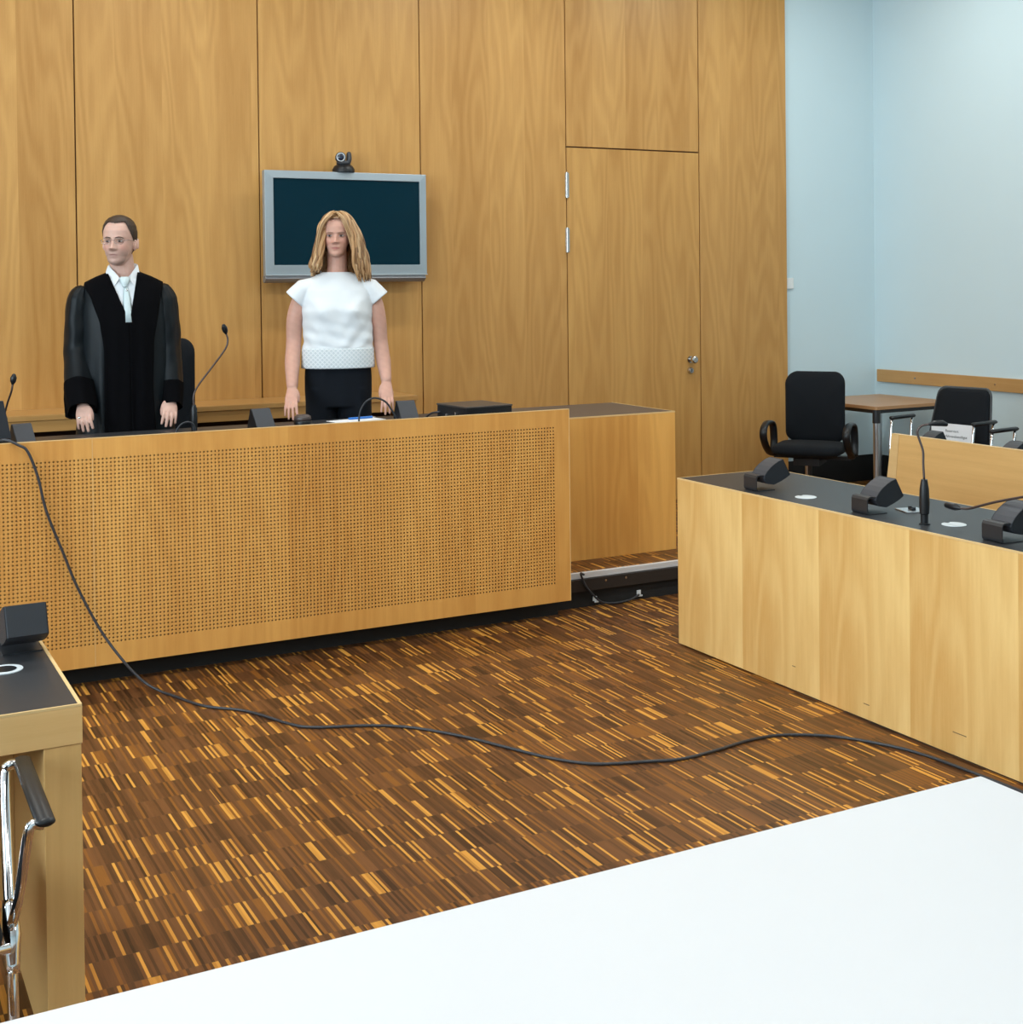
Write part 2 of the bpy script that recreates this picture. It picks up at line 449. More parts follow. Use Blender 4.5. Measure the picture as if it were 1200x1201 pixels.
# wood wall panelling: dark brown backing sheet, then separate veneer panels with narrow joints
struct(obj('trim_1', box(BM(), XL, YW + .006, 0, 6.705, YW + .02, ZC), plain('joint_backing', (.10, .045, .015), .8)))
joints = [-3.4, -2.2, -1.08, .242, 1.365, 2.487, 3.602, 4.734, 5.888, 6.719]
g = .004; k = 2
for i in range(len(joints) - 1):
    x0, x1 = joints[i] + g, joints[i+1] - (g if i < len(joints) - 2 else 0)
    if i == 7: 
        struct(obj('trim_%d' % k, box(BM(), x0, YW - .012, 2.61, x1, YW + .006, ZC - .002), WALLWOOD, bevel=.0012, seg=1)); k += 1
        continue
    struct(obj('trim_%d' % k, box(BM(), x0, YW - .012, .0, x1, YW + .006, ZC - .002), WALLWOOD, bevel=.0012, seg=1)); k += 1
door = struct(obj('door_1', box(BM(), 4.734 + g, YW - .012, .004, 5.888 - g, YW + .006, 2.600), DOORWOOD, bevel=.0012, seg=1))
for z0, z1 in ((2.241, 2.423), (1.852, 2.029), (.25, .43)):
    bm = BM(); cyl(bm, (4.734, YW - .020, z0), (4.734, YW - .020, z1), .010, n=14)
    box(bm, 4.722, YW - .017, z0 + .004, 4.752, YW - .0125, z1 - .004)
    zz = z0 + (z1 - z0) / 2
    cyl(bm, (4.734, YW - .020, zz - .002), (4.734, YW - .020, zz + .002), .0112, n=14)
    obj('hinge', bm, STEEL, door, autos=True)
bm = BM()
kx = 5.79
tube(bm, [(kx, YW-.0125, 1.05), (kx, YW-.019, 1.05)], .026, 24); tube(bm, [(kx, YW-.019, 1.05), (kx, YW-.05, 1.05)], .011, 16)
tube(bm, [(kx, YW-.045, 1.05), (kx+.002, YW-.052, 1.05), (kx+.004, YW-.075, 1.05), (kx+.004, YW-.082, 1.05)], [.016, .027, .028, .020], 24)
obj('door_knob', bm, STEEL, door, autos=True)
bm = BM(); tube(bm, [(kx, YW-.0125, .968), (kx, YW-.022, .968), (kx, YW-.034, .968)], [.026, .025, .018], 24)
lk = obj('lock_cylinder', bm, STEEL, door, autos=True)
obj('keyhole', box(BM(), kx-.003, YW-.0355, .957, kx+.003, YW-.0335, .979), BLACKPLASTIC, lk)
# right walls: black skirting and the wooden chair rail
bm = BM(); box(bm, 6.72, YW + .002, 0, XR - .0, YW + .02, .21); struct(obj('baseboard_back', bm, BLACK))
bm = BM(); box(bm, XR - .018, YB, 0, XR, YW + .0, .21); struct(obj('baseboard_right', bm, BLACK))
bm = BM(); box(bm, XR - .024, 1.0, .806, XR, YW - .025, .906)
rail = struct(obj('trim_20', bm, RAILWOOD, bevel=.003))
bm = BM()
for y in (7.75, 6.95, 6.15, 5.35): cyl(bm, (XR - .027, y, .856), (XR - .0235, y, .856), .007, n=12)
obj('screw', bm, STEEL, rail)
sw = obj('light_switch', box(BM(), 6.735, YW + .006, 1.57, 6.80, YW + .02, 1.655), plain('switch_plastic', (.8, .82, .82), .4), bevel=.003)
tag(sw, 'small white wall switch just right of the wooden wall', 'switch')
# platform
struct(obj('trim_21', box(BM(), -3.38, 5.725, .0, 4.62, YW - .013, .160), BLACK), None)
plat = struct(obj('floor_2', box(BM(), -3.38, 5.735, .1605, 4.62, YW - .013, .175), PARQUET))
bm = BM(); box(bm, -3.38, 5.715, .156, 4.62, 5.735, .1765); box(bm, -3.38, 5.715, .146, 4.62, 5.7195, .157)
struct(obj('trim_22', bm, plain('bright_step_nosing', (.72, .74, .76), .35, .35, .03, 60), bevel=.002))
bm = BM(); box(bm, -3.38, 5.700, .085, 4.62, 5.7245, .145)
struct(obj('trim_23', bm, plain('dark_fascia', (.022, .018, .016), .5, 0, .15, 60, 0, .4)))
bm = BM()
for x in (3.50, 3.62, 3.98): cyl(bm, (x, 5.6995, .128), (x, 5.6975, .128), .006, n=10)
obj('screw', bm, STEEL, plat)
for i, (x, z) in enumerate(((3.448, .036), (3.712, .036))):
    s_ = obj('cable_clip', BM() if False else box(box(BM(), x-.012, 5.718, z-.012, x+.012, 5.7245, z+.012), x-.006, 5.712, z-.02, x+.018, 5.719, z-.012), DOTWHITE, bevel=.002)
    tag(s_, ['small white clip low on black step front, nearer the perforated panel', 'small white clip low on black step front, under the side desk'][i], 'clip')
bm = BM(); tube(bm, [(3.325, 5.62, .19), (3.34, 5.675, .182), (3.375, 5.692, .12), (3.41, 5.69, .075), (3.47, 5.692, .022), (3.55, 5.69, .008), (3.64, 5.695, .012), (3.70, 5.70, .03)], .0055, 8, smooth=5)
tag(obj('power_cable', bm, CABLE, smooth=True), 'short black cable sagging down the black step front', 'cable')

HOLESHADE = plain('hole_wall_shade', (.030, .011, .005), .85)  # shade inside the drilled holes, painted as a dark colour on their walls
# ------------------------------------------------------------------ judges' bench with perforated acoustic panels
bench = thing('judges_bench', 'long judges bench with perforated wooden front panel and dark top', 'bench', (0, 5.6, 0))
def perf_panel(xa, xb, c0, c1):
    """veneered board from xa to xb, hole columns c0..c1 (centres at HX0 + i*P), real drilled holes"""
    P, R_, y, dep, zt, zb = .016, .0038, 5.56, .016, 1.018, .088
    HX0 = 3.1265; HZ0 = .934; rows = 48
    V, Fc, dark = [], [], []
    xs = [HX0 - P * (i + .5) for i in range(c1, c0 - 1, -1)]
    xe = [HX0 - P * i + P / 2 for i in range(c1, c0 - 1, -1)]
    left = HX0 - P*c1 - P/2; right = HX0 - P*c0 + P/2
    nC = c1 - c0 + 1; top = HZ0 + P/2; bot = top - P*rows
    grid = {}
    for i in range(nC + 1):
        for j in range(rows + 1):
            grid[i, j] = len(V); V.append((left + i*P, y, bot + j*P))
    for i in range(nC):
        for j in range(rows):
            cx, cz = left + (i+.5)*P, bot + (j+.5)*P
            o = len(V)
            for yy in (y, y + .009):
                for q in range(8):
                    a = pi/8 + q*pi/4
                    V.append((cx + R_*cos(a), yy, cz + R_*sin(a)))
            A, B, C, D = grid[i, j], grid[i+1, j], grid[i+1, j+1], grid[i, j+1]
            Fc += [(B, C, o+0, o+7), (C, o+1, o+0), (C, D, o+2, o+1), (D, o+3, o+2), (D, A, o+4, o+3), (A, o+5, o+4), (A, B, o+6, o+5), (B, o+7, o+6)]
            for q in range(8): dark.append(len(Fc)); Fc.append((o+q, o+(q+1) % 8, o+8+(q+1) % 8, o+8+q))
    # solid margins
    def quad(x0, z0, x1, z1, yy=y):
        n = len(V); V.extend([(x0, yy, z0), (x1, yy, z0), (x1, yy, z1), (x0, yy, z1)]); Fc.append((n, n+1, n+2, n+3))
    quad(xa, bot, left, top); quad(right, bot, xb, top); quad(xa, zb, xb, bot); quad(xa, top, xb, zt)
    n = len(V); V.extend([(xa, y, zb), (xb, y, zb), (xb, y, zt), (xa, y, zt), (xa, y+dep, zb), (xb, y+dep, zb), (xb, y+dep, zt), (xa, y+dep, zt)])
    Fc += [(n, n+4, n+5, n+1), (n+1, n+5, n+6, n+2), (n+2, n+6, n+7, n+3), (n+3, n+7, n+4, n), (n+4, n+7, n+6, n+5)]
    me = bpy.data.meshes.new('front_panel'); me.from_pydata([(a, b-5.6, c) for a, b, c in V], [], Fc); me.update()
    o_ = link('front_panel', me, [PANELWOOD, HOLESHADE], bench)
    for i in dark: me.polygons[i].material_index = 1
    return o_
JX = 3.1265 - .016*134.5
perf_panel(JX + .0012, 3.214, 0, 134)
perf_panel(-.82, JX - .0012, 135, 240)
def bx(name, x0, y0, z0, x1, y1, z1, mat, parent, bevel=0.0):
    l = parent.location
    return obj(name, box(BM(), x0-l.x, y0-l.y, z0-l.z, x1-l.x, y1-l.y, z1-l.z), mat, parent, bevel=bevel)
bx('acoustic_backing', -.80, 5.5765, .11, 3.19, 5.582, .99, BLACK, bench)
for xa, xb in ((JX+.0012, 3.214), (-.82, JX-.0012)):
    bx('edge_lipping', xa, 5.559, 1.018, xb, 5.577, 1.0205, EDGEWOOD, bench)
bx('joint_strip', JX - .0010, 5.5596, .089, JX + .0010, 5.575, 1.0175, EDGEWOOD, bench)
bx('edge_lipping', 3.214, 5.559, .088, 3.2165, 5.577, 1.0205, EDGEWOOD, bench)
bx('desktop', -.80, 5.584, .895, 3.2135, 6.64, .925, DARKTOP, bench)
bx('support_panel', 3.185, 5.80, .1755, 3.205, 6.60, .8945, SIDEWOOD, bench)
bx('support_panel', -.78, 5.80, .1755, -.76, 6.60, .8945, SIDEWOOD, bench)
bx('modesty_panel', -.76, 5.82, .1755, 3.185, 5.84, .8945, SIDEWOOD, bench)
bx('bracket', -.7, 5.583, .80, 3.1, 5.60, .8945, BLACK, bench)
bx('plinth', -.78, 5.66, 0, 3.20, 5.699, .085, BLACK, bench)
# side desk
sd = thing('side_desk', 'closed wooden side desk with grey-brown top right of perforated bench', 'desk', (3.22, 5.98, .175))
bx('front_panel', 3.222, 5.975, .1755, 4.122, 5.995, .921, SIDEWOOD, sd)
bx('side_panel', 4.102, 5.996, .1755, 4.122, 6.62, .921, SIDEWOOD, sd)
bx('side_panel', 3.222, 5.996, .1755, 3.242, 6.62, .902, SIDEWOOD, sd)
bx('back_panel', 3.243, 6.60, .1755, 4.101, 6.62, .902, SIDEWOOD, sd)
bx('desktop', 3.225, 5.979, .9215, 4.118, 6.62, .9272, plain('brown_linoleum', (.085, .066, .058), .42, 0, .1, 160, .05, .4), sd)
bm = BM(); bx('edge_lipping', 3.222, 5.974, .9215, 4.123, 5.9785, .9285, EDGEWOOD, sd)
bx('edge_lipping', 4.1185, 5.979, .9215, 4.123, 6.62, .9285, EDGEWOOD, sd)
# long low counter behind the people
lg = thing('wall_counter', 'long pale wooden counter along the back wall behind both people', 'counter', (0, 8.0, .175))
bx('counter_top', -1.6, 7.775, .895, 3.385, 8.185, .925, LEDGEWOOD, lg, .002)
bx('apron', -1.6, 7.785, .83, 3.375, 7.803, .8945, LEDGEWOOD, lg)
for x in (-1.58, .1, 1.75, 3.35): bx('support_panel', x, 7.81, .1755, x + .022, 8.16, .8945, LEDGEWOOD, lg)
bx('back_panel', -1.55, 8.165, .1755, 3.35, 8.18, .8945, plain('dark_board', (.03, .014, .01), .6), lg)

# ------------------------------------------------------------------ right counsel desk
rd = thing('counsel_desk', 'long pale wooden desk with black top at right, topped by microphones', 'desk', (3.4, 3.5, 0))
bx('front_panel', 3.400, .6, .008, 3.420, 4.915, .7445, TABLEWOOD, rd)
bx('end_panel', 3.4205, 4.895, .008, 3.93, 4.915, .7445, PALEWOOD, rd)
bx('plinth', 3.425, .65, 0, 3.90, 4.88, .0075, BLACK, rd)
bx('desktop', 3.405, .6, .7452, 3.935, 4.911, .7505, DARKTOP, rd)
bx('edge_lipping', 3.3995, .6, .745, 3.4045, 4.9155, .7515, EDGEWOOD, rd)
bx('edge_lipping', 3.405, 4.9115, .745, 3.9395, 4.9155, .7515, EDGEWOOD, rd)
bx('edge_lipping', 3.9355, .6, .745, 3.9395, 4.911, .7515, EDGEWOOD, rd)
# little scuffs on the front panel near the floor
SCUFF = plain('scuff', (.22, .13, .06), .7)
for y, z, w in ((3.71, .062, .03), (3.26, .085, .06), (4.12, .10, .02)): bx('scuff_mark', 3.3992, y - w/2, z, 3.3999, y + w/2, z + .003, SCUFF, rd)

# second desk row behind
sr = thing('rear_counsel_desk', 'pale desk front with sloped left end standing behind the black-topped desk', 'desk', (5.2, 4.0, 0))
bm = BM(); prism(bm, [(1.3, .0), (5.49, .0), (5.384+.02, .785), (1.3, .785)], lambda u, v, w: (w - 5.2, u - 4.0, v), 5.2, 5.222)
obj('front_panel', bm, PALEWOOD, sr)
bm = BM(); prism(bm, [(5.492, 0), (5.585, .0), (5.462, .785), (5.406, .785)], lambda u, v, w: (w - 5.2, u - 4.0, v), 5.2, 5.222)
obj('end_strip', bm, EDGEWOOD, sr)
bm = BM(); prism(bm, [(1.3, .7855), (5.462, .7855), (5.460, .7885), (1.3, .7885)], lambda u, v, w: (w - 5.2, u - 4.0, v), 5.1985, 5.2235)
obj('edge_lipping', bm, EDGEWOOD, sr)
bx('desktop', 5.2225, 1.3, .640, 5.80, 5.42, .670, DARKTOP, sr)
bx('end_panel', 5.23, 5.38, 0, 5.79, 5.40, .6395, PALEWOOD, sr)

# ------------------------------------------------------------------ left desk (foreground left)
ld = thing('witness_desk', 'wooden desk with black top and thick leg at left foreground', 'desk', (.478, 2.89, 0))
bx('desktop', -1.6, 2.8985, .672, .470, 3.475, .7505, DARKTOP, ld)
bx('edge_lipping', -1.6, 2.893, .746, .478, 2.898, .7515, EDGEWOOD, ld)
bx('edge_lipping', .4705, 2.8985, .746, .478, 3.483, .7515, EDGEWOOD, ld)
bx('edge_lipping', -1.6, 3.4755, .746, .470, 3.483, .7515, EDGEWOOD, ld)
bx('apron', -1.6, 2.893, .668, .478, 2.898, .7455, LDESKWOOD, ld)
bx('apron', .4705, 2.8985, .668, .478, 3.483, .7455, wood('apron_side', (.68, .395, .14), (.90, .60, .27), axis='Z', up='Y', contrast=.6), ld)
bx('leg', .400, 2.896, 0, .476, 3.48, .6665, LEGWOOD, ld, .0015)
bx('leg', -1.6, 2.896, 0, -1.52, 3.48, .6665, LEGWOOD, ld, .0015)
bx('modesty_panel', -1.519, 3.40, .15, .399, 3.42, .6665, LEGWOOD, ld)

# white foreground table
wt = thing('white_table', 'bare white table filling the foreground at the bottom', 'table', (1.0, 1.3, 0))
bm = BM(); prism(bm, roundrect(-1.3-1.0, .87-1.3, 1.824-1.0, 1.70-1.3, .004, 3), lambda u, v, w: (u, v, w), .715, .740)
obj('tabletop', bm, WHITETOP, wt, bevel=.0015)
for x in (-1.24, 1.765):
    for y in (.93, 1.64):
        obj('leg', box(BM(), x-.02-1.0, y-.02-1.3, 0, x+.02-1.0, y+.02-1.3, .7145), ALU, wt, bevel=.002)
obj('frame', box(box(BM(), -1.22-1.0, 1.625-1.3, .67, 1.745-1.0, 1.655-1.3, .7145), -1.22-1.0, .915-1.3, .67, 1.745-1.0, .945-1.3, .7145), ALU, wt)

# ------------------------------------------------------------------ small table in the corner
ct = thing('corner_table', 'small wood-topped table with round aluminium legs in the room corner', 'table', (6.70, 7.19, 0), radians(1))
W_ = .80
bm = BM(); prism(bm, roundrect(0, 0, W_, .80, .02), lambda u, v, w: (u, v, w), .697, .722); obj('tabletop', bm, TBLWOOD, ct, bevel=.002)
bm = BM()
for a in ((.05, .02, W_-.05, .05), (.05, .75, W_-.05, .78), (.02, .05, .05, .75), (W_-.05, .05, W_-.02, .75)): box(bm, a[0], a[1], .670, a[2], a[3], .6965)
obj('frame', bm, BLACKMETAL, ct)
for x, y in ((.035, .035), (W_-.035, .035), (.035, .765), (W_-.035, .765)):
    bm = BM(); cyl(bm, (x, y, .02), (x, y, .60), .024, n=24); l_ = obj('leg', bm, ALU, ct, autos=True)
    bm = BM(); cyl(bm, (x, y, .6005), (x, y, .6965), .028, n=24); obj('bracket', bm, BLACKMETAL, l_, autos=True)
    bm = BM(); cyl(bm, (x, y, 0), (x, y, .0195), .025, n=20); obj('foot', bm, BLACKMETAL, l_, autos=True)

# ------------------------------------------------------------------ swivel chairs
def cushion(w0, d0, th, r=.07, k=6, domes=.35, n=8):
    """rounded upholstered slab in x (width), y (depth), z thickness"""
    out = roundrect(-w0/2, -d0/2, w0/2, d0/2, r, k)
    rings = []
    for s, z in ((.80, 0), (.93, .02*1), (.99, th*.3), (1, th*.55), (.975, th*.8), (.90, th*.95), (.7, th*1.03), (.35, th*1.06), (.02, th*1.07)):
        rings.append([Vector((x*s, y*s, z)) for x, y in out])
    return rings
def office_chair(name, label, loc, rot, cat='office chair', back_h=.47, back_z=.50, seat_z=.42, back_w=.42, group=None):
    t = thing(name, label, cat, loc, rot, group)
    bm = BM(); R = cushion(.48, .46, .085, .11); rings_loft(bm, [[p + Vector((0, 0, seat_z)) for p in r_] for r_ in R]); obj('seat', bm, WOOL, t, smooth=True)
    # backrest: slightly curved slab, front faces -y
    bm = BM(); rings = []
    out = roundrect(-back_w/2, 0, back_w/2, back_h, .075, 6)
    cy = back_h/2
    def bk(u, v, s, y):
        uu, vv = u*s, cy + (v-cy)*s
        yy = y + .10*((uu/back_w*2)**2)*-.35 + .05*(vv/back_h)**2 + .02*cos(vv/back_h*pi*1.5)
        wdt = 1 - .10*(vv/back_h)**3 if False else 1 - .05*abs(vv/back_h-.6)
        return Vector((uu*wdt, .205 + yy, back_z + vv + .012*(1-(uu/back_w*2)**2)))
    for s, y in ((.3, -.032), (.8, -.03), (.93, -.024), (.99, -.01), (1, .005), (.97, .02), (.85, .028), (.3, .03)): rings.append([bk(u, v, s, y) for u, v in out])
    rings_loft(bm, rings); obj('backrest', bm, WOOL, t, smooth=True)
    for s in (-1, 1):
        x = s * .285
        bm = BM()
        lp = [(x, .12, seat_z-.01), (x, .14, seat_z+.09), (x, .10, seat_z+.20), (x, -.04, seat_z+.225), (x, -.15, seat_z+.20), (x, -.175, seat_z+.14), (x, -.10, seat_z+.06), (x, .02, seat_z+.0), (x-s*.02, .10, seat_z-.02)]
        tube(bm, lp, [(.027, .013)]*9, 10, side=(1, 0, 0), smooth=5)
        obj('armrest', bm, BLACKPLASTIC, t, smooth=True)
    bm = BM(); box(bm, -.27, .07, seat_z-.035, .27, .14, seat_z-.012); box(bm, -.09, -.12, seat_z-.06, .09, .14, seat_z-.012); box(bm, -.03, .13, seat_z-.05, .03, .30, seat_z-.02)
    tube(bm, [(0, .29, seat_z-.035), (0, .31, seat_z+.05), (0, .27, back_z+.2)], [(.035, .012)]*3, 10, side=(1, 0, 0), smooth=4)
    obj('mechanism', bm, BLACKPLASTIC, t)
    bm = BM(); cyl(bm, (0, 0, .10), (0, 0, .26), .027, n=20); cyl(bm, (0, 0, .26), (0, 0, seat_z-.06), .015, n=16); obj('gas_column', bm, BLACKMETAL, t, autos=True)
    bm = BM(); cyl(bm, (0, 0, .075), (0, 0, .115), .04, n=20)
    for i in range(5):
        a = 2*pi*i/5 + .3; d = Vector((cos(a), sin(a), 0))
        tube(bm, [d*.03 + Vector((0, 0, .10)), d*.18 + Vector((0, 0, .09)), d*.30 + Vector((0, 0, .07))], [(.022, .014), (.019, .012), (.015, .009)], 10, side=(-sin(a), cos(a), 0))
    obj('star_base', bm, BLACKPLASTIC, t, smooth=True)
    for i in range(5):
        a = 2*pi*i/5 + .3; c = Vector((cos(a)*.30, sin(a)*.30, .0275)); tt = Vector((-sin(a), cos(a), 0))
        bm = BM()
        for s in (-1, 1): cyl(bm, c + tt*.006*s, c + tt*.022*s, .0275, n=16)
        cyl(bm, c, c + Vector((0, 0, .04)), .007, n=8)
        obj('caster', bm, BLACKPLASTIC, t, autos=True)
    return t
office_chair('office_chair', 'black fabric swivel chair with loop armrests in front of the wooden wall', (6.13, 7.24, 0), radians(-52), back_h=.50, back_z=.475, seat_z=.41, back_w=.43)
office_chair('office_chair', 'tall black swivel chair standing right behind the robed man', (1.60, 7.42, .175), radians(-24), back_h=.66, back_z=.50, seat_z=.44, back_w=.46)

# conference chairs with black upholstered back and chrome loops (behind the rear desk)
def loop_chair(name, label, loc, rot):
    t = thing(name, label, 'chair', loc, rot)
    bm = BM(); R = cushion(.50, .48, .05, .06); rings_loft(bm, [[p + Vector((0, 0, .42)) for p in r_] for r_ in R]); obj('seat', bm, WOOL, t, smooth=True)
    pts = [(-.25, 0), (.25, 0), (.25, .02), (.205, .40), (.17, .435), (-.17, .435), (-.205, .40), (-.25, .02)]
    fn = lambda u, v, w: (u, .215 + .09*(v/.43) + w + .06*(u/.25)**2*-.5, .475 + v)
    out = roundrect(-.5, 0, .5, 1, .12, 4)
    def m2(u, v): return (u*(.475 - .09*v), v*.435)
    bm = BM(); rings = []
    for s, w in ((.3, -.026), (.85, -.024), (.95, -.012), (.955, .0)): 
        rings.append([Vector(fn(*m2(u*s, .5+(v-.5)*s), w)) for u, v in out])
    rings_loft(bm, rings); obj('backrest', bm, WOOL, t, smooth=True)
    bm = BM(); rings = []
    for s, w in ((.955, .0005), (1.0, -.006), (1.02, .004), (1, .014), (.5, .018)):
        rings.append([Vector(fn(*m2(u*s, .5+(v-.5)*s), w)) for u, v in out])
    rings_loft(bm, rings); obj('back_shell', bm, GREYEDGE, t, smooth=True)
    for s in (-1, 1):
        x = s*.30
        bm = BM()
        tube(bm, [(x, -.10, .715), (x, .14, .715)], [(.022, .013)]*2, 12, side=(1, 0, 0), roundend=True)
        arm = obj('armrest', bm, BLACKPLASTIC, t, smooth=True)
        bm = BM()
        tube(bm, [(x, -.10, .708), (x-s*.005, -.13, .50), (x-s*.02, -.14, .36), (x-s*.03, -.20, .12), (x-s*.03, -.22, .012)], .009, 10, smooth=4)
        obj('leg', bm, CHROME, t, smooth=True)
        bm = BM()
        tube(bm, [(x, .13, .708), (x-s*.01, .10, .50), (x-s*.02, .12, .36), (x-s*.03, .22, .12), (x-s*.03, .25, .012)], .009, 10, smooth=4)
        obj('leg', bm, CHROME, t, smooth=True)
    bm = BM(); box(bm, -.28, -.16, .385, .28, -.13, .41); box(bm, -.28, .10, .385, .28, .13, .41); obj('seat_frame', bm, CHROME, t)
    return t
loop_chair('conference_chair', 'black chair with grey-edged back under the wall rail, a white sign on its seat', (6.45, 6.33, 0), radians(-78))
loop_chair('conference_chair', 'black chair with chrome armrests cut off by the right edge of the view', (6.35, 5.40, 0), radians(-82))

# chrome cantilever armchair, left foreground
cc = thing('cantilever_chair', 'chrome-framed chair with black armrest half hidden at left foreground edge', 'chair', (.0, 2.72, 0))
def rel(p): return (p[0], p[1]-2.72, p[2])
for s, xx in ((1, .338), (-1, -.26)):
    q = (lambda x: x) if s == 1 else (lambda x: .078 - x)
    bm = BM(); tube(bm, [rel((q(.352), 2.86, .664)), rel((q(.352), 2.54, .650))], [(.018, .009)]*2, 14, side=(1, 0, 0), roundend=True)
    obj('armrest', bm, BLACKPLASTIC, cc, smooth=True)
    bm = BM(); tube(bm, [rel((q(.350), 2.86, .655)), rel((q(.325), 2.85, .660)), rel((q(.316), 2.84, .63)), rel((q(.305), 2.70, .45)), rel((q(.300), 2.62, .30)), rel((q(.302), 2.60, .02)), rel((q(.290), 2.60, .0125))], .0105, 12, smooth=5)
    tube(bm, [rel((q(.350), 2.555, .640)), rel((q(.330), 2.552, .645)), rel((q(.322), 2.555, .62)), rel((q(.312), 2.60, .50)), rel((q(.304), 2.645, .43))], .0095, 12, smooth=5)
    tube(bm, [rel((q(.305), 2.70, .45)), rel((q(.303), 2.66, .40)), rel((q(.302), 2.63, .34))], [.013, .019, .013], 12, smooth=4)
    tube(bm, [rel((q(.292), 2.60, .0125)), rel((q(.292), 3.12, .0125))], .0105, 12)
    obj('chrome_frame', bm, CHROME, cc, smooth=True)
bm = BM(); tube(bm, [rel((.297, 2.62, .395)), rel((-.22, 2.62, .395))], .009, 10); tube(bm, [rel((.285, 2.52, .40)), rel((.297, 2.60, .28))], .004, 8); obj('cross_bar', bm, CHROME, cc, smooth=True)
bm = BM(); rings_loft(bm, [[Vector(rel((p.x+.039, p.y+2.74, p.z+.42))) for p in r_] for r_ in cushion(.48, .44, .05, .05)]); obj('seat', bm, WOOL, cc, smooth=True)
bm = BM(); out = roundrect(-.5, 0, .5, 1, .12, 4)
rings_loft(bm, [[Vector(rel((.039+u*.44*s, 2.50 - .04*v + w, .50+v*.36*s))) for u, v in out] for s, w in ((.6, -.02), (.97, -.012), (1, 0), (.97, .012), (.6, .02))]); obj('backrest', bm, WOOL, cc, smooth=True)

# ------------------------------------------------------------------ wall screen with conference camera
TY = 8.03
tv = thing('wall_screen', 'large silver-framed flat screen hung on the wooden back wall', 'screen', (3.02, TY, 1.66))
x0, x1, zb, zt = 2.472, 3.572, 1.700, 2.360
def T(x, y, z): return (x-3.02, y-TY, z-1.66)
def frame_bm():
    bm = BM()
    def seg(a, b, c, d): box(bm, a-3.02, 0, b-1.66, c-3.02, .030, d-1.66)
    sx0, sx1, sz0, sz1 = 2.528, 3.523, 1.765, 2.311
    # one frame mesh with a hole
    o = [(x0, zb), (x1, zb), (x1, zt), (x0, zt)]; i_ = [(sx0, sz0), (sx1, sz0), (sx1, sz1), (sx0, sz1)]
    vs = {}
    for n_, P, y in (('of', o, 0.004), ('if', i_, 0.0), ('ib', i_, .012), ('ob', o, .055)):
        vs[n_] = [bm.verts.new((p[0]-3.02, y, p[1]-1.66)) for p in P]
    for k_ in range(4):
        j = (k_+1) % 4
        for a, b in (('of', 'if'), ('if', 'ib'), ('ob', 'of')): bm.faces.new((vs[a][k_], vs[a][j], vs[b][j], vs[b][k_]))
    bm.faces.new(vs['ob'])
    return bm
obj('bezel', frame_bm(), SILVER, tv, bevel=.003)
obj('display', box(BM(), 2.526-3.02, .0085, 1.763-1.66, 3.525-3.02, .0115, 2.313-1.66), SCREEN, tv)
bm = BM(); prism(bm, [(.0, .0405), (.0, .030), (-.008, .020), (.008, .004), (.03, -.006), (.052, .0), (.052, .0405)], lambda u, v, w: (w, u, v-.001), x0-3.02-.004, x1-3.02-.012)
obj('speaker_bar', bm, plain('silver_speaker_bar', (.24, .25, .27), .4, .4, .05, 200), tv, bevel=.002)
obj('bar_pale_strip', box(BM(), x0-3.02, -.010, .0395, x1-3.02, .002, .043), plain('bright_silver', (.75, .78, .8), .3, .5), tv)  # thin pale silver strip along the top of the speaker bar
bm = BM(); box(bm, -.035, .0, 0, .0, .001, .004)
obj('wall_mount', box(BM(), -.25, .056, .2, .25, .157, .55), BLACKMETAL, tv)
bm = BM()
for i in range(6): box(bm, 2.512+i*.0055-3.02, .0025, 2.338-1.66, 2.516+i*.0055-3.02, .0038, 2.341-1.66)
obj('maker_mark', bm, BLACKPLASTIC, tv)
vc = thing('conference_camera', 'small black pan-tilt camera sitting on top of the wall screen', 'camera', (3.01, 8.075, 2.3615), radians(-18))
bm = BM(); lathe(bm, [(.072, 0), (.073, .018), (.060, .040), (.045, .050)], 28); o_ = obj('base', bm, BLACKPLASTIC, vc, autos=True)
bm = BM(); lathe(bm, [(.044, .0505), (.046, .062), (.040, .074)], 24); tube(bm, [(.030, 0, .06), (.036, 0, .085), (.036, 0, .118)], [(.016, .035), (.018, .036), (.016, .026)], 14, side=(1, 0, 0), smooth=4, roundend=True); obj('yoke', bm, GREYPLASTIC, vc, smooth=True)
bm = BM(); tube(bm, [(-.018, .045, .095), (-.018, .03, .095), (-.018, -.035, .095), (-.018, -.042, .095)], [.024, .034, .034, .030], 24); ch_ = obj('camera_head', bm, GREYPLASTIC, vc, autos=True)
bm = BM(); tube(bm, [(-.018, -.0425, .095), (-.018, -.048, .095)], [.029, .028], 24); rg = obj('lens_ring', bm, ALU, vc, autos=True)
bm = BM(); ellipsoid(bm, (-.018, -.0485, .095), (.022, .006, .022)); obj('lens', bm, plain('lens_glass', (.004, .008, .03), .05, 0, .1, 5, 0, .8), vc, smooth=True)

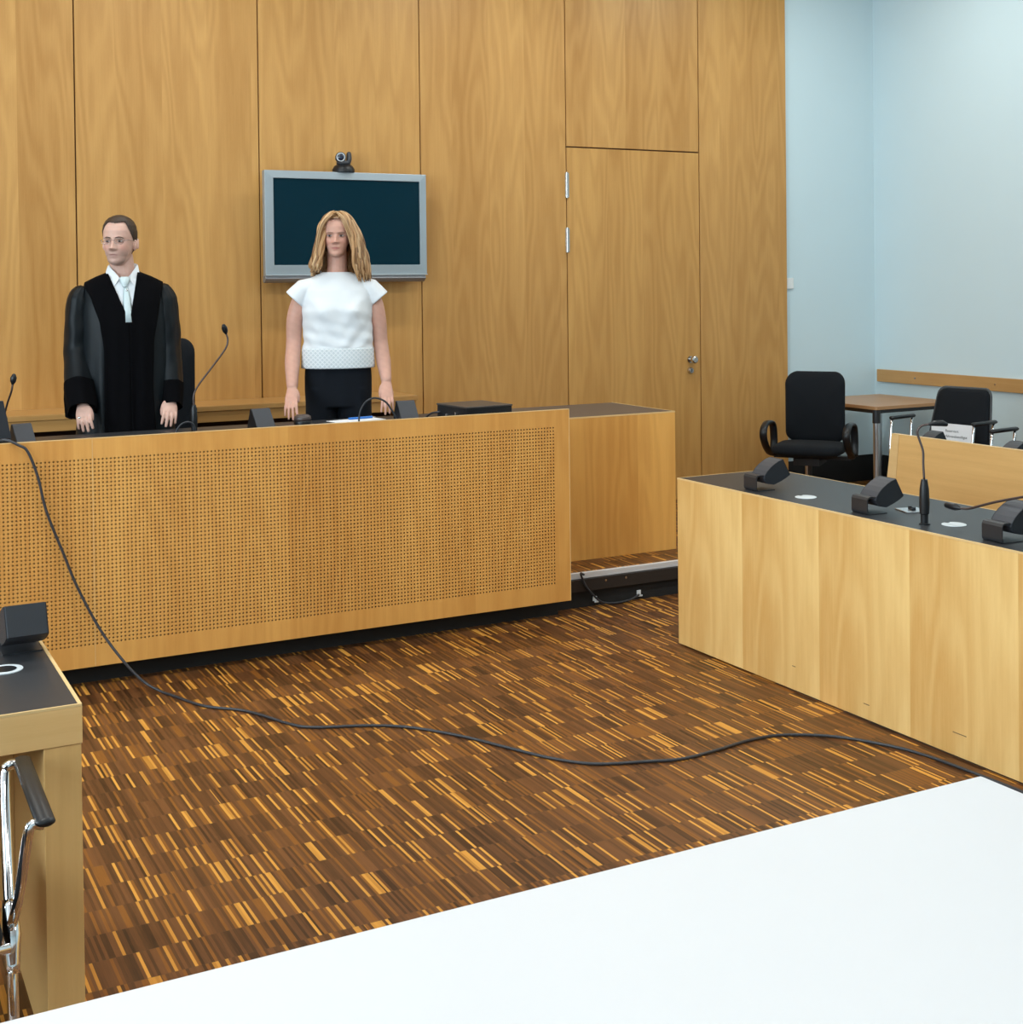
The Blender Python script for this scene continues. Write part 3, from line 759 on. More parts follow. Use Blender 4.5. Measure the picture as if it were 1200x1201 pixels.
# ------------------------------------------------------------------ desk speaker / microphone units
def desk_speaker(label, loc, rot, group=None, fold=True):
    """barrel-topped little speaker on a folded sheet bracket; local +x is the open side"""
    t = thing('desk_speaker', label, 'speaker', loc, rot, group)
    # folded bracket
    bm = BM(); w = .092
    prof = [(.085, .0), (.0, .0), (-.006, .004), (-.008, .012), (-.008, .056), (-.002, .065), (.012, .068), (.030, .066), (.030, .062), (.012, .064), (.001, .061), (-.004, .054), (-.004, .014), (-.001, .005), (.004, .003), (.085, .003)]
    prism(bm, prof, lambda u, v, q: (u, q, v), -w/2, w/2); obj('bracket', bm, BLACKMETAL, t)
    bm = BM(); q0 = .046
    prof = [(.125, .127), (.106, .122), (.086, .112), (.066, .099), (.048, .083), (.035, .066), (.031, .052), (.036, .038), (.050, .029), (.080, .023), (.116, .036), (.140, .047), (.160, .059)]
    prism(bm, prof, lambda u, v, q: (u, q, v), -q0, q0); obj('housing', bm, GREYPLASTIC, t, bevel=.0015)
    cx = sum(p[0] for p in prof)/len(prof); cz = sum(p[1] for p in prof)/len(prof)
    for s in (-1, 1):
        bm = BM(); prism(bm, [(cx+(u-cx)*.985, cz+(v-cz)*.985) for u, v in prof], lambda u, v, q: (u, q, v), s*(q0+.0003), s*(q0+.0022)); obj('side_cap', bm, GRILLE, t)
    bm = BM(); prism(bm, [(.1268, .1265), (.1618, .0600), (.1640, .0610), (.1290, .1275)], lambda u, v, q: (u, q, v), -q0*.97, q0*.97); obj('grille', bm, GRILLE, t)
    bm = BM(); box(bm, .030, -.010, .045, .040, .010, .0655); obj('hinge', bm, BLACKPLASTIC, t)
    return t
SPK_L = ['black barrel-shaped desk speaker nearest the far end of the pale desk', 'black barrel-shaped desk speaker just left of the upright microphone', 'black barrel-shaped desk speaker at the right edge behind the bent microphone']
desk_speaker(SPK_L[0], (3.462, 4.46, .7508), radians(-4))
desk_speaker(SPK_L[1], (3.462, 3.80, .7508), radians(-4))
desk_speaker(SPK_L[2], (3.462, 3.165, .7508), radians(-4))
for (x, y), lb in (((3.665, 3.745), 'flat grey metal cover with black latch beside the middle desk speaker'), ((3.665, 3.09), 'flat grey metal cover with black latch at the right edge of the desk')):
    t = thing('cover_plate', lb, 'plate', (x, y, .7508), radians(-18))
    obj('plate', box(BM(), -.045, -.05, 0, .045, .05, .004), ALU, t, bevel=.001)
    bm = BM(); box(bm, -.008, -.016, .0045, .008, .016, .010); cyl(bm, (0, -.014, .010), (0, -.014, .016), .008, n=12); cyl(bm, (0, .014, .010), (0, .014, .016), .008, n=12); obj('latch', bm, BLACKPLASTIC, t)
for (x, y), lb in (((3.534, 4.20), 'round white cable cap on black desktop left of the middle speaker'), ((3.582, 3.455), 'round white cable cap beside the foot of the upright microphone')):
    bm = BM(); lathe(bm, [(.043, 0), (.043, .0015), (.039, .003), (.030, .0032)], 36); 
    t = obj('desk_grommet', bm, DOTWHITE, autos=True, loc=(x, y, .7508)); tag(t, lb, 'cap')
    obj('cable_slot', box(BM(), -.006, .026, .0033, .006, .040, .0042), BLACKPLASTIC, t)
bm = BM(); lathe(bm, [(.04, 0), (.04, .002), (.028, .0025), (.027, .0005)], 36)
t = obj('desk_grommet', bm, DOTWHITE, autos=True, loc=(.365, 3.24, .7508)); tag(t, 'round pale cable cap on the black desktop at left foreground', 'cap')
bm = BM(); lathe(bm, [(.026, .0026), (.001, .0028)], 24); obj('dark_centre', bm, BLACKPLASTIC, t)
# left foreground speaker (seen from its grille side)
t = desk_speaker('black desk speaker on the far corner of the left foreground desk', (.418, 3.452, .7508), radians(-88))
# upright gooseneck microphone
mc = thing('microphone', 'upright gooseneck microphone bending right on the pale desk', 'microphone', (3.497, 3.512, .7508))
bm = BM(); lathe(bm, [(.020, 0), (.020, .004), (.0135, .006), (.0135, .036), (.017, .040), (.0185, .075), (.0165, .128), (.013, .150), (.011, .162)], 20); obj('handle', bm, BLACKPLASTIC, mc, autos=True)
bm = BM(); tube(bm, [(0, 0, .160), (.0, .004, .215), (.001, .006, .262), (-.005, .016, .30), (-.010, .022, .33), (.0, .012, .352), (.025, -.008, .360)], .0042, 10, smooth=5); obj('gooseneck', bm, NECK, mc, smooth=True)
bm = BM(); tube(bm, [(.022, -.006, .359), (.035, -.014, .362), (.060, -.030, .362), (.070, -.036, .358)], [.006, .010, .011, .008], 14, roundend=True); obj('capsule', bm, BLACKPLASTIC, mc, smooth=True)
# bent microphone reaching in from the right
mc = thing('microphone', 'gooseneck microphone lying low, its head pointing left at the right edge', 'microphone', (3.56, 2.72, .7508))
bm = BM(); lathe(bm, [(.020, 0), (.020, .004), (.0135, .006), (.0135, .036), (.0185, .075), (.0165, .128), (.011, .162)], 20); obj('handle', bm, BLACKPLASTIC, mc, autos=True)
P = [(3.56, 2.72, .91), (3.56, 2.75, .955), (3.555, 2.86, .968), (3.55, 3.00, .932), (3.55, 3.119, .899), (3.55, 3.228, .868), (3.55, 3.303, .843), (3.55, 3.361, .824), (3.55, 3.405, .821)]
bm = BM(); tube(bm, [(a-3.56, b-2.72, c-.7508) for a, b, c in P], .0045, 10, smooth=5); obj('gooseneck', bm, NECK, mc, smooth=True)
bm = BM(); tube(bm, [(-.01, y-2.72, z-.7508) for y, z in ((3.395, .821), (3.41, .8215), (3.425, .8225), (3.455, .8235))], [.006, .012, .0125, .011], 14, roundend=True); obj('capsule', bm, BLACKPLASTIC, mc, smooth=True)

# wedge speakers on the judges' bench
def wedge(label, loc, rot=0.0, w=.098):
    t = thing('wedge_speaker', label, 'speaker', loc, rot)
    bm = BM(); prof = [(-.055, 0), (.062, 0), (.066, .010), (.0, .095), (-.008, .099), (-.018, .099), (-.05, .02)]
    prism(bm, prof, lambda u, v, q: (q, -u, v), -w/2, w/2); obj('housing', bm, GREYPLASTIC, t, bevel=.002)
    bm = BM(); prism(bm, [(u*.9, .004+v*.92) for u, v in prof], lambda u, v, q: (q, -u, v), -w/2-.002, -w/2-.0003); obj('side_cap', bm, BLACKPLASTIC, t)
    return t
wedge('black wedge speaker on the bench between the two people', (1.935, 6.40, .9256), radians(8))
wedge('black wedge speaker on the bench by the woman, right of her', (2.715, 6.40, .9256), radians(-2))
wedge('black wedge speaker at left end of bench beside the monitor', (.80, 6.30, .9256), radians(12), .085)
t = obj('metal_plate', box(BM(), .84, 6.17, .9256, .94, 6.25, .931), STEEL, bevel=.001); tag(t, 'flat metal plate lying on the bench right of the left speaker', 'plate')

def bench_mic(label, loc, pts, head):
    t = thing('microphone', label, 'microphone', loc)
    bm = BM(); lathe(bm, [(.024, 0), (.024, .006), (.014, .010), (.016, .06), (.015, .115), (.009, .135)], 18); obj('handle', bm, BLACKPLASTIC, t, autos=True)
    bm = BM(); tube(bm, [(a-loc[0], b-loc[1], c-loc[2]) for a, b, c in pts], .0045, 10, smooth=5); obj('gooseneck', bm, NECK, t, smooth=True)
    h0, h1 = [Vector(h) - Vector(loc) for h in head]
    bm = BM(); tube(bm, [h0, h0.lerp(h1, .3), h0.lerp(h1, .75), h1], [.006, .013, .0145, .010], 14, roundend=True); obj('capsule', bm, BLACKPLASTIC, t, smooth=True)
    return t
bench_mic('tall gooseneck microphone leaning right on the bench beside the man', (1.602, 6.40, .9256),
    [(1.602, 6.4, 1.05), (1.601, 6.4, 1.101), (1.622, 6.4, 1.15), (1.69, 6.4, 1.236), (1.759, 6.4, 1.325), (1.773, 6.4, 1.37), (1.765, 6.4, 1.403)], ((1.765, 6.4, 1.402), (1.75, 6.385, 1.440)))
bench_mic('thin gooseneck microphone at the far left end of the bench', (.738, 6.42, .9256),
    [(.738, 6.42, 1.05), (.748, 6.36, 1.12), (.758, 6.31, 1.17), (.763, 6.3, 1.205)], ((.763, 6.3, 1.205), (.768, 6.295, 1.242)))
# monitor at left end, seen nearly edge-on
mo = thing('monitor', 'thin grey monitor seen from its edge at far left of the bench', 'monitor', (.66, 6.20, .9256), radians(20))
bm = BM(); box(bm, -.12, -.012, .03, .045, .004, .22)
obj('screen_panel', prism(BM(), [(-.012, .045), (.006, .045), (-.012, .215), (-.030, .215)], lambda u, v, q: (q + .02 - (v-.05)*.26, u, v), -.30, .065), GREYPLASTIC, mo, bevel=.002)
obj('stand', box(box(BM(), -.16, -.06, 0, .085, .08, .012), -.08, -.01, .012, .085, .035, .06), BLACKPLASTIC, mo, bevel=.003)

# black device box on the bench
dv = thing('device_box', 'black electronics box with grey-brown lid on right end of bench', 'device', (2.80, 5.845, .9256), radians(5))
obj('housing', box(BM(), 0, 0, .005, .265, .29, .094), BLACKPLASTIC, dv, bevel=.002)
obj('lid', box(BM(), -.003, -.003, .0945, .268, .293, .103), plain('lid_grey', (.06, .05, .045), .4, 0, .1, 90), dv, bevel=.002)
bm = BM()
for x in (.01, .235): box(bm, x, .01, 0, x+.02, .03, .005); box(bm, x, .26, 0, x+.02, .28, .005)
obj('foot', bm, BLACKPLASTIC, dv)
bm = BM()
for i in range(10): box(bm, .04+i*.018, -.0012, .03, .06+i*.018, -.0002, .075)
obj('vent_slots', bm, BLACK, dv)
bm = BM()
bm.free()
for y, z in ((.06, .05), (.10, .065), (.13, .045), (.19, .05)):
    bm = BM(); cyl(bm, (-.001, y, z), (-.006, y, z), .008, n=12); obj('socket', bm, STEEL, dv, autos=True)
bm = BM(); tube(bm, [(2.735, 6.22, .9315), (2.735, 6.20, .945), (2.738, 6.16, .968), (2.742, 6.12, .982), (2.752, 6.09, .987), (2.764, 6.08, .988)], .005, 8, smooth=5)
tag(obj('signal_cable', bm, CABLE, smooth=True), 'short black cable plugged into the left of the device box', 'cable')
bm = BM(); tube(bm, [(2.433, 6.35, .931), (2.435, 6.35, .96), (2.446, 6.35, 1.0), (2.476, 6.35, 1.037), (2.523, 6.35, 1.052), (2.579, 6.35, 1.03), (2.617, 6.35, .98), (2.642, 6.35, .931)], .005, 8, smooth=5)
tag(obj('looped_cable', bm, CABLE, smooth=True), 'black cable arching up in a loop in front of the woman', 'cable')
bm = BM(); tube(bm, [(1.50, 6.35, .931), (1.513, 6.35, .96), (1.535, 6.35, .979), (1.566, 6.35, .983), (1.590, 6.355, .965), (1.60, 6.36, .931)], .0045, 8, smooth=5)
tag(obj('looped_cable', bm, CABLE, smooth=True), 'small black cable loop at the foot of the tall bench microphone', 'cable')
pa = obj('paper_sheet', box(BM(), -.14, -.07, 0, .14, .07, .0025), PAPER, loc=(2.475, 6.50, .9256), rotz=radians(12)); tag(pa, 'white sheets of paper on the bench in front of the woman', 'paper')
pn = thing('pen', 'blue pen lying on the white paper before the woman', 'pen', (2.52, 6.54, .9282), radians(8))
bm = BM(); cyl(bm, (-.075, 0, .006), (.065, 0, .006), .006, n=12); obj('barrel', bm, BLUE, pn, autos=True)
bm = BM(); cyl(bm, (.0655, 0, .006), (.085, 0, .006), .0045, .0015, n=12); obj('tip', bm, CHROME, pn, autos=True)
pk = thing('desk_puck', 'round brown puck lying by the woman\'s hand on the bench', 'puck', (2.160, 6.43, .9256))
bm = BM(); lathe(bm, [(.036, 0), (.044, .006), (.045, .018), (.042, .024)], 28); obj('base', bm, BLACKPLASTIC, pk, autos=True)
bm = BM(); lathe(bm, [(.042, .0245), (.044, .032), (.042, .046), (.030, .054), (.004, .056)], 28); obj('lid', bm, BROWNSHELL, pk, smooth=True)

# name card and small units on the rear desk
nc = thing('paper_sign', 'white printed sign propped on the seat of the grey-edged black chair', 'sign', (6.45 + .978*.105, 6.33 + .208*.105 - .02, .479), radians(-82))
bm = BM(); box(bm, -.16, -.0008, 0, .16, .0008, .205)
obj('sheet', bm, PAPER, nc)
def text(name, body, size, mat, parent, loc, rot, ext=.0003):
    c = bpy.data.curves.new(name, 'FONT'); c.body = body; c.size = size; c.extrude = ext; c.align_x = 'CENTER'
    o = bpy.data.objects.new(name, c); COL.objects.link(o)
    dg = bpy.context.evaluated_depsgraph_get(); me = bpy.data.meshes.new_from_object(o.evaluated_get(dg)); bpy.data.objects.remove(o)
    q = link(name, me, mat, parent); q.location = loc; q.rotation_euler = rot; return q
text('printed_text', 'Reserviert', .024, BLACKPLASTIC, nc, (0, -.0012, .150), (pi/2, 0, 0))
text('printed_text', 'für Verfahrensbeteiligte', .024, BLACKPLASTIC, nc, (0, -.0012, .115), (pi/2, 0, 0))
desk_speaker('black desk speaker on the rear desk behind the upright microphone head', (5.30, 5.36, .6702), radians(-4))
desk_speaker('black desk speaker on the rear desk at the right edge', (5.30, 4.80, .6702), radians(-4))
# ------------------------------------------------------------------ long black cable over the bench and across the floor
cp = [(.60, 5.66, .9315), (.615, 5.62, .99), (.629, 5.585, 1.030), (.655, 5.560, 1.031), (.690, 5.545, 1.012), (.723, 5.54, .985), (.76, 5.54, .881), (.79, 5.54, .742), (.853, 5.54, .565), (.905, 5.535, .422), (.985, 5.51, .25), (1.06, 5.46, .13),
      (1.13, 5.42, .045), (1.186, 5.36, .010)]
fl = [(1.223, 5.28), (1.298, 5.088), (1.425, 4.945), (1.521, 4.722), (1.592, 4.638), (1.763, 4.563), (1.893, 4.468), (2.017, 4.292), (2.117, 4.086), (2.198, 3.926), (2.299, 3.813), (2.462, 3.749), (2.577, 3.712), (2.727, 3.722), (2.893, 3.747), (3.032, 3.73), (3.178, 3.627), (3.273, 3.473), (3.314, 3.353), (3.33, 3.215), (3.339, 3.05), (3.344, 2.90), (3.34, 2.4)]
bm = BM(); tube(bm, cp + [(a, b, .006) for a, b in fl], .0055, 8, smooth=5)
tag(obj('long_cable', bm, CABLE, smooth=True), 'long black cable hanging over the bench front and snaking across the parquet', 'cable')
#P0#
# ------------------------------------------------------------------ people
def ringpt(z, hw, yf, yb, cx=0.0, n=40, e=2.4):
    out = []
    for k in range(n):
        a = 2*pi*k/n; c, s = cos(a), sin(a)
        x = cx + hw * math.copysign(abs(c)**(2/e), c)
        yy = (yb if s > 0 else -yf) * math.copysign(abs(s)**(2/e), s)
        out.append(Vector((x, yy, z)))
    return out

def interp(tab, s):
    if s <= tab[0][0]: return tab[0][1]
    for (a, va), (b, vb) in zip(tab, tab[1:]):
        if s <= b:
            t = (s - a) / (b - a); t = t*t*(3-2*t)*.35 + t*.65
            return va + (vb - va) * t
    return tab[-1][1]

HWT = [(0, .016), (.03, .030), (.08, .042), (.15, .052), (.25, .0605), (.35, .0665), (.5, .0725), (.6, .0755), (.7, .0755), (.8, .070), (.88, .059), (.94, .043), (.98, .022), (1, .004)]
HFT = [(0, -.070), (.03, -.082), (.08, -.087), (.15, -.085), (.25, -.087), (.35, -.088), (.5, -.087), (.6, -.091), (.7, -.090), (.8, -.080), (.88, -.064), (.94, -.044), (.98, -.020), (1, .0)]
HBT = [(0, -.030), (.03, -.015), (.08, .0), (.15, .025), (.25, .055), (.35, .078), (.5, .096), (.6, .102), (.7, .101), (.8, .091), (.88, .075), (.94, .054), (.98, .030), (1, .012)]

def head_point(s, a, H, off=0.0, feat=True, fem=False, wide=1.0):
    """point on a head of height H: s from chin 0 to crown 1, a angle (a=-pi/2 is the face)"""
    hw = interp(HWT, s) * wide; yf = interp(HFT, s); yb = interp(HBT, s)
    if fem and s < .3: hw *= .94
    mid = (yf + yb) / 2 if s > .2 else yf * .35 + yb * .65
    c, sn = cos(a), sin(a); e = 2.25
    x = (hw + off) * math.copysign(abs(c)**(2/e), c)
    y = mid + ((yb - mid + off) if sn > 0 else (mid - yf + off)) * math.copysign(abs(sn)**(2/e), sn)
    z = s * H
    if s > .5: z += off * ((s - .5) / .5)
    if feat and sn < 0:
        g = lambda x0, s0, sx, ss: math.exp(-((x-x0)/sx)**2 - ((s-s0)/ss)**2)
        d = 0.0
        for q in (-1, 1):
            d -= .0150 * g(q*.031, .485, .018, .048)          # eye sockets
            d += .0060 * g(q*.028, .560, .022, .024)         # brow ridge
            d += .005 * g(q*.046, .38, .018, .075)           # cheekbones
            d -= .004 * g(q*.045, .22, .016, .06)
            d += .010 * g(q*.0135, .330, .0075, .024)        # nostril wings
        # nose ridge, growing towards the tip
        if .29 < s < .58:
            t = (.55 - s) / (.55 - .335)
            h = .033 * max(0, min(1, t))**1.05 if s > .335 else .033 * max(0, (s - .29) / .045)**.6
            wdt = .0090 + .0050 * max(0, min(1, t))
            d += h * math.exp(-(x / wdt)**2)
        d += (.0065 if fem else .0055) * g(0, .222, .019, .018) + (.0065 if fem else .0055) * g(0, .172, .016, .018)
        d -= .0060 * g(0, .197, .022, .010)
        d -= .003 * g(0, .125, .02, .02)
        d += .006 * g(0, .05, .018, .045)
        y -= d
    return Vector((x, y, z))

def head_bm(bm, M, H, fem=False, n=96, m=84):
    rings = []
    for i in range(m + 1):
        s = i / m
        s = .5 - .5 * cos(pi * s) if False else s
        rings.append([M @ head_point(s, 2*pi*k/n, H, 0, True, fem) for k in range(n)])
    rings_loft(bm, rings)
    # ears
    for q in (-1, 1):
        c = M @ Vector((q*.0755, .012, .43*H)); R = M.to_3x3() @ Matrix.Rotation(q*radians(22), 3, 'Z') @ Matrix.Rotation(radians(-10), 3, 'X')
        ellipsoid(bm, c, (.0075, .017, .031), 16, 12, R)
        ellipsoid(bm, M @ Vector((q*.0865, .024, .455*H)), (.006, .012, .030), 14, 10, R)

def hand(bm, W, T, thumb, back, scale=1.0, curl=.35, flare=.075):
    """hand from wrist W, middle finger tip near T; thumb = direction of the thumb side, back = direction the knuckles face"""
    W, T = Vector(W), Vector(T); d = (T - W).normalized(); L = (T - W).length
    s = Vector(thumb); s = (s - d*s.dot(d)).normalized(); b = Vector(back); b = (b - d*b.dot(d) - s*b.dot(s)).normalized()
    k = scale
    pl = L * .50
    tube(bm, [W - d*.03, W, W + d*pl*.35, W + d*pl*.7 + b*.002, W + d*pl, W + d*(pl+.008)], [(.0285*k, .023*k), (.029*k, .021*k), (.033*k, .0185*k), (.038*k, .0165*k), (.0385*k, .0150*k), (.033*k, .010*k)], 16, side=s, smooth=3)
    for off, ln, sp, r in ((.0285, .86, 1.0, .0086), (.0100, 1.0, .35, .0090), (-.0090, .93, -.4, .0086), (-.0265, .72, -1.2, .0076)):
        base = W + d*(pl - .012) + s*off*k; dirn = (d + s*sp*flare).normalized()
        fl = (L - pl + .006) * ln
        p1 = base + dirn*.012 + b*.003; p2 = base + dirn*(fl*.48) + b*.006; p3 = base + dirn*(fl*.78) - b*(.004 + .02*curl); p4 = base + dirn*fl - b*(.012 + .05*curl)
        tube(bm, [base, p1, p2, p3, p4], [r*1.15*k, r*1.1*k, r*1.0*k, r*.92*k, r*.78*k], 10, smooth=3, roundend=True)
    tb = W + d*.020 + s*.016*k
    tube(bm, [tb, tb + s*.014 + d*.020, tb + s*.020 + d*.045 - b*.008, tb + s*.019 + d*.068 - b*.016], [.0145*k, .0125*k, .0105*k, .008*k], 10, smooth=3, roundend=True)

def limb(bm, pts, rs, n=18): tube(bm, pts, rs, n, smooth=5, roundend=True)

def human(bm, P):
    rings = [ringpt(z, hw, yf, yb, P.get('cx', 0)) for z, hw, yf, yb in P['torso']]
    rings_loft(bm, rings)
    hx = P['hip']
    for q in (-1, 1):
        limb(bm, [(q*hx, .01, P['legz']+.06), (q*hx, .0, P['legz']-.15), (q*(hx+.005), .0, .50), (q*(hx+.008), .02, .30), (q*(hx+.01), .03, .09)], [.085, .082, .056, .054, .036])
        limb(bm, [(q*(hx+.01), .045, .05), (q*(hx+.015), -.02, .045), (q*(hx+.022), -.12, .030), (q*(hx+.024), -.165, .026)], [(.032, .045), (.036, .045), (.042, .028), (.036, .02)])
    limb(bm, P['neck'], P['neck_r'])
    for a in P['arms']:
        limb(bm, a['pts'], a['r']); hand(bm, a['wrist'], a['tip'], a['thumb'], a['back'], a.get('k', 1), a.get('curl', .35))
    head_bm(bm, P['M'], P['H'], P.get('fem', False))

def eye_parts(parent, M, H, iris, fem=False):
    for q in (-1, 1):
        bm = BM(); c = Vector((q*.031, -.0745, .487*H))
        ellipsoid(bm, (0, 0, 0), (.0145, .009, .0052), 28, 20)
        me = bpy.data.meshes.new('eye'); bmesh.ops.recalc_face_normals(bm, faces=bm.faces); bm.to_mesh(me); bm.free()
        def col(p):
            if p.z > .0030 or abs(p.x) > .0130: return (.03, .018, .014)
            r = sqrt((p.x+.001)**2 + p.z**2)
            if r < .0025: return (.005, .005, .005)
            if r < .0062: return iris
            return (.42, .37, .35)
        vcolor(me, col)
        o = link('eye', me, EYEM, parent, True); o.matrix_local = M @ Matrix.Translation(c)

def brow_parts(parent, M, H, mat, r=.0032):
    for q in (-1, 1):
        bm = BM(); pts = []
        for x, s in ((.011, .553), (.024, .566), (.037, .568), (.049, .550)):
            xx = q*x; best = None
            for i in range(60):
                a = -pi + pi*i/59
                p = head_point(s, a, H)
                if best is None or abs(p.x-xx) < abs(best.x-xx): best = p
            pts.append(M @ (best + Vector((0, -.0005, 0))))
        tube(bm, pts, [(r*.7, r*.6), (r*1.1, r*.8), (r, r*.7), (r*.4, r*.4)], 8, smooth=4, roundend=True)
        obj('eyebrow', bm, mat, parent, smooth=True)

def skin_color(base, lips, M, H, beard=None, flush=(.03, -.03, -.025)):
    Mi = M.inverted()
    def fn(co_):
        p = Mi @ co_; s = p.z / H
        c = list(base)
        n = .03*sin(co_.x*90+co_.z*60)*sin(co_.z*110+co_.y*70)
        c = [v*(1+n) for v in c]
        if p.y < -.04 and -.05 < s < .8 and abs(p.x) < .09:
            g = math.exp(-(p.x/.021)**2 - ((s-.197)/.030)**2)
            g = min(1, g*1.6) if g > .3 else g*.5
            c = [v*(1-g) + l*g for v, l in zip(c, lips)]
            for q in (-1, 1):
                k_ = math.exp(-((p.x-q*.042)/.02)**2 - ((s-.36)/.09)**2)
                c[0] += flush[0]*k_; c[1] += flush[1]*k_; c[2] += flush[2]*k_
                e_ = math.exp(-((p.x-q*.031)/.018)**2 - ((s-.45)/.03)**2)
                c = [v*(1-.14*e_) for v in c]
            if beard and s < .34:
                w_ = min(1, (.34-s)/.1)
                c = [v*(1-.6*w_) + l*.6*w_ for v, l in zip(c, beard)]
        return c
    return fn

def place(o, x, y, z, rot): o.location = (x, y, z); o.rotation_euler = (0, 0, rot)

# ================= the man in the robe
mrot = radians(-11.23)
MH = .243
MM = Matrix.Translation((-.012, -.030, 1.568)) @ Matrix.Rotation(radians(-20), 4, 'Z') @ Matrix.Rotation(radians(-2), 4, 'X')
MM = MM @ Matrix.Translation((0, .0, 0)) 
P = dict(torso=[(.86, .155, -.11, .10), (.98, .165, -.115, .11), (1.10, .160, -.115, .10), (1.25, .175, -.125, .11), (1.38, .185, -.115, .11), (1.44, .170, -.085, .09), (1.48, .120, -.06, .075), (1.51, .065, -.05, .06)],
    hip=.095, legz=.90, neck=[(.005, .015, 1.46), (.003, .005, 1.54), (-.005, .0, 1.62)], neck_r=[.066, .060, .058],
    arms=[dict(pts=[(-.170, .0, 1.42), (-.215, .0, 1.27), (-.238, .0, 1.13), (-.222, -.08, 1.0), (-.197, -.165, .895)], r=[.052, .047, .038, .034, .026],
               wrist=(-.194, -.175, .890), tip=(-.183, -.262, .765), thumb=(1, -.2, .1), back=(0, -1, .5), curl=.1),
          dict(pts=[(.175, .0, 1.42), (.225, .02, 1.27), (.245, .03, 1.13), (.24, -.03, 1.0), (.224, -.105, .885)], r=[.052, .047, .040, .038, .028],
               wrist=(.224, -.100, .895), tip=(.214, -.196, .768), thumb=(-1, -.2, .1), back=(0, -1, .5), curl=.1)],
    M=MM, H=MH)
bm = BM(); human(bm, P)
me = voxelized(bm, .0034, 3, .45); me.name = 'person'
vcolor(me, skin_color((.63, .39, .315), (.38, .17, .145), MM, MH, beard=(.36, .235, .20)))
man = link('person', me, SKIN)
place(man, 1.360, 6.85, .1755, mrot)
tag(man, 'man in black robe with white shirt and glasses standing behind the bench', 'person')
HAIR_D = plain('dark_brown_hair', (.045, .026, .016), .5, 0, .35, 700, .5, .4)
eye_parts(man, MM, MH, (.05, .035, .03)); brow_parts(man, MM, MH, HAIR_D, .0030)
# short hair shell
def hair_shell(M, H, line, off, parent, mat, n=120, m=90, lift=.0):
    bm = BM(); G = {}
    for i in range(m + 1):
        s = .12 + .88 * i / m
        for k_ in range(n):
            a = 2*pi*k_/n
            fr = max(0, -sin(a))
            o = off * (.35 + .65 * min(1, max(0, (s - line(a)) / .10)))
            p = head_point(min(s, 1), a, H, o + lift*max(0, s-.75)/.25, False)
            p += Vector((sin(k_*7.1+i*3.3), sin(k_*5.7+i*2.1), sin(k_*3.9+i*4.7))) * .0006
            G[i, k_] = (s, a, p)
    V = {}
    for i in range(m):
        for k_ in range(n):
            j = (k_+1) % n
            if G[i, k_][0] > line(G[i, k_][1]):
                q = []
                for key in ((i, k_), (i, j), (i+1, j), (i+1, k_)):
                    if key not in V: V[key] = bm.verts.new(M @ G[key][2])
                    q.append(V[key])
                bm.faces.new(q)
    topv = [V[(m, k_)] for k_ in range(n) if (m, k_) in V]
    if len(topv) == n: bm.faces.new(topv)
    o = obj('hair', bm, mat, parent, smooth=True)
    sm = o.modifiers.new('sm', 'SMOOTH'); sm.iterations = 2; sm.factor = .4
    so = o.modifiers.new('so', 'SOLIDIFY'); so.thickness = off * 1.3; so.offset = -1
    return o
def man_line(a):
    # a=-pi/2 front; 0 right; pi left; pi/2 back
    c = -sin(a)                       # 1 front, -1 back
    x = abs(cos(a))
    if c > .0:
        front = .865 + .012*cos(a*6) 
        if x > .70: return .50 + (front - .50) * min(1, (c/.71)**1.6)
        return front
    return .50 - .30 * min(1, (-c)/.6) if x > .2 else .20
hair_shell(MM, MH, man_line, .0062, man, HAIR_D, lift=.006)
# glasses
GL = plain('glasses_wire', (.35, .30, .28), .25, .9, .05, 80)
gp = bpy.data.objects.new('glasses', None)
bm = BM()
ey = .480*MH
for q in (-1, 1):
    c = Vector((q*.0325, -.0985, ey)); pts = []
    for i in range(25):
        a = 2*pi*i/24; pts.append(MM @ (c + Vector((.0235*math.copysign(abs(cos(a))**.7, cos(a)), abs(cos(a))*.003, .0140*math.copysign(abs(sin(a))**.7, sin(a))))))
    tube(bm, pts, .0010, 6)
    tube(bm, [MM @ Vector((q*.056, -.0955, ey+.004)), MM @ Vector((q*.070, -.080, ey+.006)), MM @ Vector((q*.081, -.02, ey+.006)), MM @ Vector((q*.082, .02, ey+.002))], .0013, 6)
tube(bm, [MM @ Vector((-.0095, -.100, ey+.003)), MM @ Vector((0, -.106, ey+.005)), MM @ Vector((.0095, -.100, ey+.003))], .0011, 6, smooth=3)
bpy.data.objects.remove(gp)
gl = obj('glasses', bm, GL, man, smooth=True)
# --- robe: surface helpers
RT = [(1.545, .060, -.055, .060), (1.53, .085, -.065, .075), (1.51, .135, -.080, .085), (1.485, .185, -.092, .095), (1.45, .208, -.108, .11), (1.38, .218, -.132, .12), (1.28, .222, -.146, .125), (1.15, .222, -.150, .13), (1.0, .226, -.150, .135), (.85, .232, -.150, .14), (.70, .245, -.16, .15), (.40, .29, -.19, .19), (.14, .33, -.22, .22)]
RT = RT[::-1]
def rt(z):
    z = max(.14, min(1.545, z))
    for a, b in zip(RT, RT[1:]):
        if z <= b[0]:
            t = (z-a[0])/(b[0]-a[0]); return [x + (y-x)*t for x, y in zip(a, b)]
    return list(RT[-1])
CX = .008
def robe_fold(x, z):
    k = max(0, min(1, (1.42 - z) / .5))
    return k * (.006*sin(x*55 + z*1.5) + .004*sin(x*95 - z*2.2 + 1))
